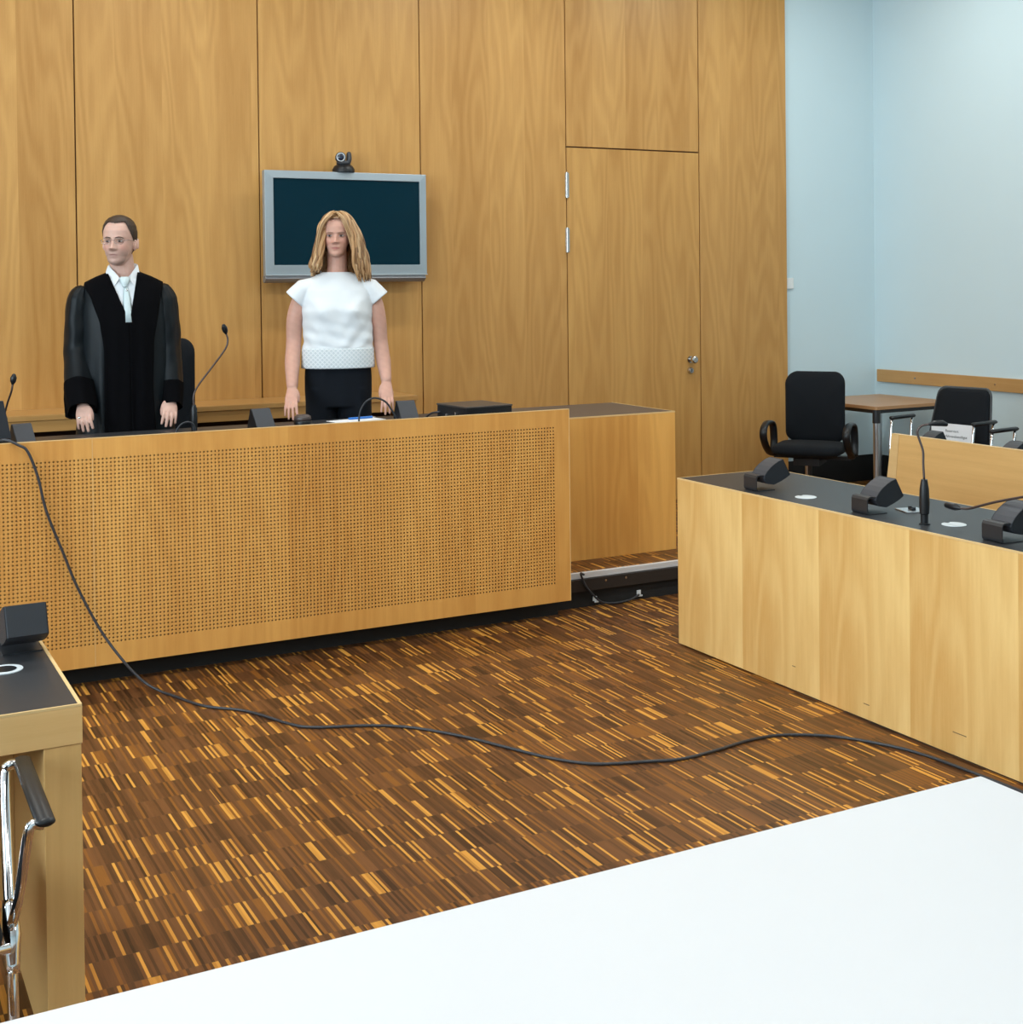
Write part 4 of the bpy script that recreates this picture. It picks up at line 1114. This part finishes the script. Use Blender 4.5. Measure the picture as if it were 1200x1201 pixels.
def robe_front(x, z, off):
    _, hw, yf, yb = rt(z); e = 2.4
    t = min(.999, abs((x-CX)/hw)); y = -(-yf) * (1 - t**e)**(1/e)
    # outward offset mostly to the front
    return Vector((x, y - off - robe_fold(x, z)*(1-t**4), z + off*.2))
bm = BM(); rings = []
nz_ = 80
for i in range(nz_+1):
    z = .14 + (1.545-.14)*i/nz_
    _, hw, yf, yb = rt(z); r_ = ringpt(z, hw, yf, yb, CX, 96)
    for p in r_:
        if p.y < 0: t = min(.999, abs((p.x-CX)/hw)); p.y -= robe_fold(p.x, z)*(1-t**4)
        else: p.y += robe_fold(p.x*1.1+.3, z)*1.4
    rings.append(r_)
for r_ in rings:
    for p in r_:
        if p.z > 1.44 and p.y < 0 and abs(p.x-CX) < .10: p.z -= (p.z-1.44)*.85*(1-(abs(p.x-CX)/.10)**2)*min(1, -p.y/.05)
rings_loft(bm, rings)
robe = obj('robe', bm, SATIN, man, smooth=True)
# sleeves
def sleeve(pts, rad, gath=1.0, seed=0):
    bm = BM(); q = catmull(pts, 8); R = lerp_list(rad, len(q)); n = 48; rings = []
    for i, p in enumerate(q):
        t = (q[min(i+1, len(q)-1)] - q[max(i-1, 0)]).normalized(); A = (Vector((1, 0, 0)) - t*t.x).normalized(); B = t.cross(A)
        f_ = i/(len(q)-1); ra, rb = R[i]; ring = []
        for k_ in range(n):
            a = 2*pi*k_/n
            am = .055*math.exp(-f_*5)*sin(a*15) + .05*sin(a*3+seed+f_*2.0)*min(1, f_*3) + .035*sin(a*6+seed*2+f_*5.0)*f_ + .042*sin(a*2+f_*26+seed)*min(1, f_*2)*(1-f_) + .028*sin(a*4-f_*38)*min(1, f_*2)*(1-f_)
            ring.append(p + A*(ra*(1+am)*cos(a)) + B*(rb*(1+am)*sin(a)))
        rings.append(ring)
    # hem returns inside so the opening reads as open cloth
    last = rings[-1]; c = sum(last, Vector())/n; t = (q[-1]-q[-2]).normalized()
    rings.append([c + (p-c)*.93 - t*.004 for p in last]); rings.append([c + (p-c)*.86 - t*.06 for p in last])
    st = rings[0]; c0 = sum(st, Vector())/n
    rings = [[c0 + (p-c0)*.5 - (q[1]-q[0]).normalized()*.012 for p in st]] + rings
    rings_loft(bm, rings); return bm, q, R
sl = [(-.188, .0, 1.455), (-.205, .0, 1.40), (-.213, .0, 1.27), (-.215, -.005, 1.12), (-.212, -.080, .975), (-.198, -.160, .856)]
sr_ = [(.193, .0, 1.462), (.208, .005, 1.40), (.217, .01, 1.27), (.220, .01, 1.12), (.228, -.03, .965), (.229, -.080, .856)]
RAD = [(.035, .060), (.062, .088), (.070, .095), (.076, .098), (.075, .092), (.066, .078)]
RADR = [(.034, .060), (.058, .088), (.064, .092), (.066, .092), (.062, .080), (.052, .066)]
for nm_, pts, rd, sd_ in (('l', sl, RAD, .4), ('r', sr_, RADR, 1.9)):
    bm, q, R = sleeve(pts, rd, 1, sd_); obj('sleeve', bm, SATIN, man, smooth=True)
    # velvet cuff following the last part of the sleeve
    n0 = int(len(q)*.80); seg = q[n0:]; rs = R[n0:]
    bm = BM(); rings = []; n = 48
    for i, p in enumerate(seg):
        gi = n0+i; t = (q[min(gi+1, len(q)-1)] - q[max(gi-1, 0)]).normalized(); A = (Vector((1, 0, 0)) - t*t.x).normalized(); B = t.cross(A); f_ = gi/(len(q)-1)
        ring = []
        for k_ in range(n):
            a = 2*pi*k_/n; am = .05*sin(a*3+sd_+f_*2.0) + .035*sin(a*6+sd_*2+f_*5.0)*f_
            ring.append(p + A*((rs[i][0]*(1+am)+.004)*cos(a)) + B*((rs[i][1]*(1+am)+.004)*sin(a)))
        rings.append(ring)
    c = sum(rings[-1], Vector())/n; t = (q[-1]-q[-2]).normalized()
    rings.append([p + t*.004 for p in rings[-1]]); rings.append([c + (p-c)*.93 for p in rings[-1]]); rings.append([c + (p-c)*.93 - t*.05 for p in rings[-2]])
    rings_loft(bm, rings, cap0=False, cap1=False); obj('velvet_cuff', bm, VELVET, man, smooth=True)
# hanging back corner of the left wide sleeve
bm = BM(); prof = [(-.278, .02, .95), (-.272, .0, .88), (-.262, -.01, .806), (-.215, -.03, .812), (-.19, -.02, .88)]
rings_loft(bm, [[Vector((x, y+w, z)) for x, y, z in [(-.286, .0, 1.0), (-.290, .0, .90), (-.284, -.005, .812), (-.255, -.015, .800), (-.205, -.02, .815), (-.175, -.02, .90), (-.18, -.01, 1.0)]] for w in (0, .012, .05, .06)])
obj('sleeve_lining', bm, VELVET, man, smooth=False, bevel=.004)
# velvet facings
def facing(side):
    bm = BM(); rows = 70; cols = 14; G = []
    for i in range(rows+1):
        z = .20 + (1.530 - .20)*i/rows
        hw = rt(z)[1]
        # inner edge
        if z > 1.286:
            t = (z-1.286)/(1.533-1.286); inner = .033 + ((-.070 if side < 0 else .074) - .033)*t
        else: inner = .033 + (1.286-z)*.004
        if side < 0: tab = [(.2, -.115), (.76, -.092), (1.146, -.091), (1.276, -.108), (1.40, -.147), (1.479, -.192), (1.53, -.22)]
        else: tab = [(.2, .17), (.76, .150), (.967, .141), (1.184, .148), (1.357, .176), (1.483, .197), (1.53, .22)]
        outer = interp(tab, z)
        lim = hw*.985
        outer = max(outer, CX-lim) if side < 0 else min(outer, CX+lim)
        row = []
        for j in range(cols+1):
            x = inner + (outer-inner)*j/cols
            x += side * (.0012 if False else 0)
            row.append(bm.verts.new(robe_front(x, z, .0085)))
        G.append(row)
    for a, b in zip(G, G[1:]):
        for j in range(cols): bm.faces.new((a[j], a[j+1], b[j+1], b[j]))
    o = obj('velvet_facing', bm, VELVET, man, smooth=True)
    so = o.modifiers.new('so', 'SOLIDIFY'); so.thickness = .006; so.offset = 0
facing(-1); facing(1)
bm = BM(); prism(bm, [(0, 0), (.0035, 0), (.0035, 1), (0, 1)], lambda u, v, w: robe_front(.0345 - v*.004*1.0 + u + .0, .30 + v*.975, w), .010, .0135)
# yoke over the shoulders and round the back of the neck (open at the throat)
bm = BM(); G = []
for z, k_ in ((1.478, .002), (1.486, .0075), (1.51, .0085), (1.53, .0085), (1.545, .008), (1.552, .004)):
    _, hw, yf, yb = rt(min(z, 1.545)); G.append([bm.verts.new(q) for q in ringpt(z, hw+k_, yf-k_*.2+.004, yb+k_, CX, 64)])
for A_, B_ in zip(G, G[1:]):
    for k_ in range(64):
        j = (k_+1) % 64; q = [A_[k_], A_[j], B_[j], B_[k_]]
        c_ = sum((v.co for v in q), Vector())/4
        if c_.y < -.012 and abs(c_.x-CX) < .078: continue
        bm.faces.new(q)
o = obj('velvet_yoke', bm, VELVET, man, smooth=True); so = o.modifiers.new('so', 'SOLIDIFY'); so.thickness = .003
# shirt front in the V
bm = BM(); G = []
for i in range(25):
    z = 1.27 + (1.500-1.27)*i/24
    t = max(0, (z-1.286)/(1.533-1.286)); a = .033 + (-.070-.033)*t - .012; b = .033 + (.074-.033)*t + .012
    G.append([bm.verts.new(robe_front(a + (b-a)*j/12, z, .0035 + .012*max(0, t-.6))) for j in range(13)])
for a, b in zip(G, G[1:]):
    for j in range(12): bm.faces.new((a[j], a[j+1], b[j+1], b[j]))
o = obj('shirt', bm, SHIRT, man, smooth=True); so = o.modifiers.new('so', 'SOLIDIFY'); so.thickness = .003
# collar band and points
bm = BM(); rings = []
for z, s_ in ((1.505, 1.0), (1.54, .985), (1.572, .97), (1.574, .93), (1.54, .94), (1.505, .95)):
    rings.append([Vector((.006 + .073*s_*cos(2*pi*k_/40), .008 + .070*s_*sin(2*pi*k_/40), z + (.012*sin(2*pi*k_/40) if z > 1.53 else 0) - (.062*max(0, -sin(2*pi*k_/40))**3 if z > 1.53 else 0))) for k_ in range(40)])
rings_loft(bm, rings, cap0=False, cap1=False); obj('collar', bm, SHIRT, man, smooth=True)
def flap(pts):
    bm = BM(); A = [bm.verts.new(p) for p in pts]; B = [bm.verts.new((p[0], p[1]+.004, p[2]-.001)) for p in pts]
    n = len(pts); bm.faces.new(A); bm.faces.new(B[::-1])
    for i in range(n): bm.faces.new((A[i], B[i], B[(i+1) % n], A[(i+1) % n]))
    obj('collar_point', bm, SHIRT, man, bevel=.001)
flap([(-.068, -.02, 1.570), (-.079, -.045, 1.535), (-.043, -.112, 1.458), (-.012, -.104, 1.505), (-.030, -.078, 1.530)])
flap([(.078, -.02, 1.570), (.084, -.045, 1.533), (.064, -.114, 1.456), (.034, -.104, 1.500), (.046, -.078, 1.528)])
bm = BM()
rings_loft(bm, [[Vector((.012+x*w_, -.104-.011*c_-d_, z)) for x, c_ in ((-1, 0), (-.7, .8), (0, 1.2), (.7, .8), (1, 0), (0, -.8))] for z, w_, d_ in ((1.512, .020, -.008), (1.505, .027, 0), (1.485, .022, .006), (1.464, .013, .010), (1.460, .010, .010))])
kn = obj('tie_knot', bm, TIE, man, smooth=True)
bm = BM()
rings_loft(bm, [[Vector((.016+.010*t_+x*w_, robe_front(.02, z, .007).y-.006*c_, z)) for x, c_ in ((-1, 0), (-.5, .8), (0, 1.), (.5, .8), (1, 0), (0, -.3))] for z, w_, t_ in ((1.464, .009, 0), (1.44, .014, .2), (1.40, .019, .5), (1.34, .023, .8), (1.285, .026, 1))])
obj('tie', bm, TIE, man, smooth=True)
bm = BM(); ellipsoid(bm, (.021, robe_front(.02, 1.445, .018).y, 1.445), (.006, .003, .006)); obj('tie_pin', bm, CHROME, man, smooth=True)
bm = BM(); tube(bm, [(-.2085, -.2185, .828), (-.2085, -.2275, .8215)], .0092, 14); obj('ring', bm, CHROME, man, smooth=True)
for q in (-1, 1):
    bm = BM(); limb(bm, [(q*.1, .05, .045), (q*.11, -.02, .045), (q*.118, -.12, .036), (q*.12, -.18, .03)], [(.042, .045), (.046, .045), (.050, .036), (.042, .028)]); obj('shoe', bm, LEATHER, man, smooth=True)

# ================= the woman
wrot = radians(-20.11)
WH = .232
WM = Matrix.Translation((.002, -.022, 1.612)) @ Matrix.Rotation(radians(-5), 4, 'Z') @ Matrix.Rotation(radians(0), 4, 'X') 
P = dict(torso=[(.88, .160, -.11, .12), (.98, .170, -.115, .11), (1.10, .155, -.11, .09), (1.25, .160, -.125, .09), (1.38, .165, -.105, .09), (1.44, .160, -.07, .08), (1.48, .125, -.055, .065), (1.515, .070, -.045, .055)],
    hip=.095, legz=.92, neck=[(.0, .015, 1.48), (.001, .005, 1.56), (.002, -.002, 1.65)], neck_r=[.062, .054, .054],
    arms=[dict(pts=[(-.160, .0, 1.44), (-.205, .0, 1.36), (-.232, .0, 1.27), (-.238, .0, 1.15), (-.245, -.07, 1.04), (-.243, -.185, .925)], r=[.050, .047, .044, .041, .041, .030],
               wrist=(-.243, -.190, .920), tip=(-.250, -.335, .768), thumb=(1, -.1, .1), back=(0, -1, .6), k=.92, curl=.12),
          dict(pts=[(.160, .0, 1.44), (.200, .0, 1.36), (.222, .0, 1.27), (.232, .01, 1.15), (.246, -.03, 1.04), (.257, -.100, .945)], r=[.050, .047, .043, .040, .040, .029],
               wrist=(.257, -.105, .938), tip=(.262, -.205, .768), thumb=(-1, -.1, .1), back=(0, -1, .6), k=.92, curl=.12)],
    M=WM, H=WH, fem=True)
bm = BM(); human(bm, P)
me = voxelized(bm, .0034, 3, .45); me.name = 'person'
vcolor(me, skin_color((.62, .345, .265), (.45, .17, .145), WM, WH))
wom = link('person', me, SKIN)
place(wom, 2.508, 6.85, .1755, wrot)
tag(wom, 'woman with blonde hair, white short-sleeved blouse and dark trousers standing at the bench', 'person')
eye_parts(wom, WM, WH, (.07, .06, .05), True)
brow_parts(wom, WM, WH, plain('light_brown_brow', (.26, .15, .09), .6), .0018)
# hair: inner cap + many tapered locks
def fem_line(a):
    c = -sin(a); x = abs(cos(a))
    if c > 0: return .86 if x < .55 else .86 - .55*min(1, (x-.55)/.35)
    return .12
rnd = random.Random(3)
bm = BM()
def lock(pts, r, colr, flat=.55):
    tube(bm, pts, r, 7, smooth=4)
hair_cols = []
def add_lock(pts, r):
    n0 = len(bm.verts); tube(bm, pts, r, 7, smooth=4); bm.verts.ensure_lookup_table()
    k_ = rnd.random(); base = (.43, .24, .105) if k_ < .45 else ((.23, .118, .048) if k_ < .78 else (.62, .41, .22))
    v = .85 + .3*rnd.random()
    hair_cols.extend([tuple(c*v for c in base)] * (len(bm.verts)-n0))
hp = lambda s, a, off: head_point(s, a, WH, off, False)
# base cap
n0 = 0
m_, n_ = 40, 64; G = {}
for i in range(m_+1):
    s = .05 + .95*i/m_
    for k_ in range(n_):
        a = 2*pi*k_/n_
        if s >= fem_line(a) - .02: G[i, k_] = bm.verts.new(WM @ hp(s, a, .010))
for i in range(m_):
    for k_ in range(n_):
        j = (k_+1) % n_
        if all(q in G for q in ((i, k_), (i, j), (i+1, j), (i+1, k_))): bm.faces.new((G[i, k_], G[i, j], G[i+1, j], G[i+1, k_]))
bm.faces.new([G[m_, k_] for k_ in range(n_)])
hair_cols.extend([(.24, .13, .055)] * len(bm.verts))
PZ = [(-.12, .152), (-.06, .150), (.0, .142), (.05, .130), (.10, .118), (.15, .106), (.19, .090), (.22, .068), (.238, .044), (.250, .010)]
def hr(z):
    z = max(-.12, min(.25, z))
    for a_, b_ in zip(PZ, PZ[1:]):
        if z <= b_[0]: return a_[1] + (b_[1]-a_[1])*(z-a_[0])/(b_[0]-a_[0])
    return PZ[-1][1]
for i in range(360):
    left = rnd.random() < .48; u = rnd.random()**.9
    a = radians(-90 - 40 - u*140) if left else radians(-90 + 36 + u*144)
    dz = rnd.uniform(-.012, .004); sc = rnd.uniform(.90, 1.0)
    L = rnd.uniform(-.065, -.105) - (.035 if (not left and u < .45) else 0) + (.02 if (left and u < .35) else 0)
    zs = [.246, .236, .212, .17, .12, .065, .01, -.045, L]
    pts = []; ph = rnd.uniform(0, 6.3); back = max(0, sin(a))
    for q_, z in enumerate(zs):
        R_ = hr(z)*sc; asym = (1.10 if cos(a) > 0 else .94) if z < .16 else 1.0
        depth = .98 - .12*max(0, min(1, (.05-z)/.1))
        x = .004 + R_*cos(a)*asym; y = .012 + R_*depth*sin(a) + .02*(1-min(1, R_/.06))*(-1 if sin(a) < 0 else 0)
        wv = min(1, q_/4)
        wl_ = 1 + 1.1*max(0, min(1, (.06-z)/.12)); x += .0055*wl_*wv*sin(q_*1.75 + ph); y += .005*wl_*wv*cos(q_*1.6 + ph)
        if z < .0: x += (.010 if cos(a) > 0 else -.010)*(rnd.random()-.2)*(-z/.06)
        pts.append(WM @ Vector((x, y, z + dz*(1 if z > .05 else .3))))
    add_lock(pts, [.003, .0055, .007, .0075, .008, .0085, .0088, .0078, .0026])
for i in range(70):
    left = i % 2 == 0; u = rnd.random(); s_ = -1 if left else 1
    t_ = .006*u
    top = Vector((.004 + rnd.uniform(-.006, .006), -.045 - .015*u, .243 + rnd.uniform(-.003, .002)))
    pts = [top, Vector((s_*(.022 + .016*u), -.080 - t_, .218)), Vector((s_*(.054 + .014*u), -.092, .182)), Vector((s_*(.074 + .012*u), -.084, .138)),
           Vector((s_*(.086 + .012*u), -.072, .085)), Vector((s_*(.090 + .014*u), -.064, .040)), Vector((s_*(.096 + .014*u), -.058, -.005)), Vector((s_*(.098 + .016*u + .01*rnd.random()), -.054, -.045 - .04*rnd.random()))]
    if not left:
        for q_, k_ in ((1, .002), (2, -.010), (3, -.012), (4, -.009), (5, -.004)): pts[q_].x += k_
    add_lock([WM @ v for v in pts], [.003, .0052, .0062, .0066, .0066, .006, .005, .0014])
me = bpy.data.meshes.new('hair'); bmesh.ops.recalc_face_normals(bm, faces=bm.faces); bm.verts.ensure_lookup_table(); bm.to_mesh(me); bm.free()
at = me.color_attributes.new('Col', 'FLOAT_COLOR', 'POINT')
for i in range(len(me.vertices)):
    c = hair_cols[i] if i < len(hair_cols) else (.4, .2, .08); at.data[i].color = (c[0], c[1], c[2], 1)
link('hair', me, HAIRM, wom, True)
# blouse
bm = BM()
BT = [(1.012, .197, -.150, .125), (1.06, .195, -.150, .122), (1.12, .192, -.148, .115), (1.20, .188, -.146, .108), (1.26, .190, -.146, .11), (1.32, .193, -.144, .112), (1.38, .195, -.132, .112), (1.43, .196, -.115, .105), (1.465, .188, -.092, .095), (1.49, .165, -.078, .085), (1.508, .125, -.066, .075), (1.524, .088, -.056, .064), (1.530, .080, -.052, .058)]
rings = []
for i in range(len(BT)-1):
    for j in range(4):
        t = j/4; rings.append(ringpt(*[x + (y-x)*t for x, y in zip(BT[i], BT[i+1])], 0, 72, 2.3))
rings.append(ringpt(*BT[-1], 0, 72, 2.3))
# hem folded inwards at the bottom
h = rings[0]; rings = [[Vector((p.x*.90, p.y*.90, p.z+.05)) for p in h], [Vector((p.x*.95, p.y*.95, p.z-.001)) for p in h]] + rings
rings_loft(bm, rings)
for q, e_ in ((-1, 0), (1, 0)):
    S0 = Vector((q*.130, .0, 1.452)); S1 = Vector((q*.178, 0, 1.437)); S2 = Vector((q*.229, -.0, 1.382)) if q < 0 else Vector((.224, 0, 1.380))
    d_ = (S2-S1).normalized()
    pts = [S0, S1, S1.lerp(S2, .5), S2, S2 + d_*.002, S2 - d_*.004, S2 - d_*.03]
    rs = [(.050, .070), (.058, .078), (.061, .078), (.064, .079), (.063, .078), (.055, .070), (.052, .066)]
    tube(bm, pts, rs, 36, side=(0, 1, 0)) if False else tube(bm, pts, [(b, a) for a, b in rs], 36, side=(0, 1, 0))
me = voxelized(bm, .0042, 5, .5)
for v in me.vertices:
    p = v.co
    k_ = max(0, min(1, (1.47-p.z)/.1)) * (1 if abs(p.x) < .2 else .4)
    # drape folds: radiating under the bust and diagonal pulls from the armpits
    w_ = .0034*sin(p.x*46)*cos(p.z*26 + 1) + .0022*sin(sqrt(p.x*p.x+.0004)*70 - p.z*52 + 1.2) + .0018*sin(p.z*95 + p.x*22)
    low = max(0, min(1, (1.30-p.z)/.12))
    w_ *= (.4 + .8*low)
    if p.z < 1.125: w_ *= .35
    bst = sum(math.exp(-((p.x-q*.082)/.062)**2 - ((p.z-1.318)/.052)**2) for q in (-1, 1)) * max(0, min(1, (-p.y-.03)/.06))
    v_b = .026*bst; p = p + Vector((0, -v_b, 0)); v.co = p
    nrm = Vector((p.x*.6, p.y, 0)); 
    if nrm.length > 0: nrm.normalize(); v.co = p + nrm * (w_*k_)
blouse = link('blouse', me, BLOUSE, wom, True)
# lace hem band
bm = BM(); rings = []
for z, k_ in ((1.010, .0035), (1.018, .0045), (1.055, .0045), (1.112, .0045), (1.118, .0030)):
    t = [x + (y-x)*((z-1.012)/.108) for x, y in zip(BT[0], BT[2])]
    rings.append(ringpt(z, t[1]+k_*.8, t[2]-k_, t[3]+k_, 0, 96, 2.3))
rings_loft(bm, rings, cap0=False, cap1=False)
o = obj('lace_band', bm, LACE, wom, smooth=True); so = o.modifiers.new('so', 'SOLIDIFY'); so.thickness = .002; so.offset = -1
# trousers
bm = BM()
TT = [(.80, .178, -.125, .130), (.88, .182, -.128, .135), (.96, .182, -.128, .130), (1.03, .178, -.125, .115), (1.05, .172, -.118, .108)]
rings_loft(bm, [ringpt(*t, 0, 48, 2.3) for t in TT])
for q in (-1, 1): tube(bm, [(q*.090, 0, .90), (q*.088, 0, .74), (q*.096, .0, .50), (q*.10, .01, .10)], [(.090, .115), (.092, .112), (.085, .09), (.10, .10)], 30, side=(1, 0, 0), smooth=4)
me = voxelized(bm, .006, 6, .5)
for v in me.vertices:
    p = v.co; v.co = p + Vector((0, -1 if p.y < 0 else 1, 0)) * (.002*sin(p.x*60) + .0015*sin(p.z*40+p.x*20))
link('trousers', me, TROUSER, wom, True)
for q in (-1, 1):
    bm = BM(); limb(bm, [(q*.1, .05, .045), (q*.105, -.02, .045), (q*.112, -.12, .033), (q*.113, -.165, .028)], [(.038, .045), (.042, .045), (.046, .033), (.036, .025)]); obj('shoe', bm, LEATHER, wom, smooth=True)
#P1#
# ------------------------------------------------------------------ ceiling lamps and daylight
EM = emis('lamp_diffuser', (.97, 1, .97), 2.0)
def lamp(x, y, w, d, power, col, label):
    t = thing('ceiling_light', label, 'ceiling light', (x, y, ZC), 0, 'ceiling lights')
    obj('housing', box(BM(), -w/2-.02, -d/2-.02, -.06, w/2+.02, d/2+.02, -.0005), ALU, t)
    obj('diffuser', box(BM(), -w/2, -d/2, -.066, w/2, d/2, -.0605), EM, t)
    l = bpy.data.lights.new('lamp', 'AREA'); l.shape = 'RECTANGLE'; l.size = w; l.size_y = d; l.energy = power; l.color = col
    o = bpy.data.objects.new('lamp', l); COL.objects.link(o); o.location = (x, y, ZC - .08)
WARM = (.97, 1, .96)
for x in (-.4, 1.9, 4.2, 6.3): lamp(x, 6.75, .9, .22, 20 if x < 4 else 24, WARM, 'long ceiling light above the judges bench')
for x in (0.0, 3.0, 6.0):
    for y in (.2, 3.4): lamp(x, y, 1.2, .3, (16 if y < 1 else 42) if x < 5 else 30, WARM, 'ceiling light over the middle of the courtroom')
for a, b_ in wins:
    l = bpy.data.lights.new('window_daylight', 'AREA'); l.shape = 'RECTANGLE'; l.size = b_-a-.1; l.size_y = 2.6; l.energy = 225 if a > 0 else 120; l.color = (.78, .92, 1)
    o = bpy.data.objects.new('window_daylight', l); COL.objects.link(o); o.location = (XL - .25, (a+b_)/2, 2.25); o.rotation_euler = (0, radians(-90), 0)
w = bpy.data.worlds.new('World'); S.world = w; w.use_nodes = True
bg = w.node_tree.nodes['Background']; bg.inputs[0].default_value = (.6, .8, 1, 1); bg.inputs[1].default_value = 1.5

S.view_settings.view_transform = 'Standard'; S.view_settings.look = 'None'; S.view_settings.exposure = 0.13; S.view_settings.gamma = 1
try: S.view_settings.use_curve_mapping = False
except Exception: pass
S.cycles.use_denoising = True
S.cycles.max_bounces = 8; S.cycles.diffuse_bounces = 5
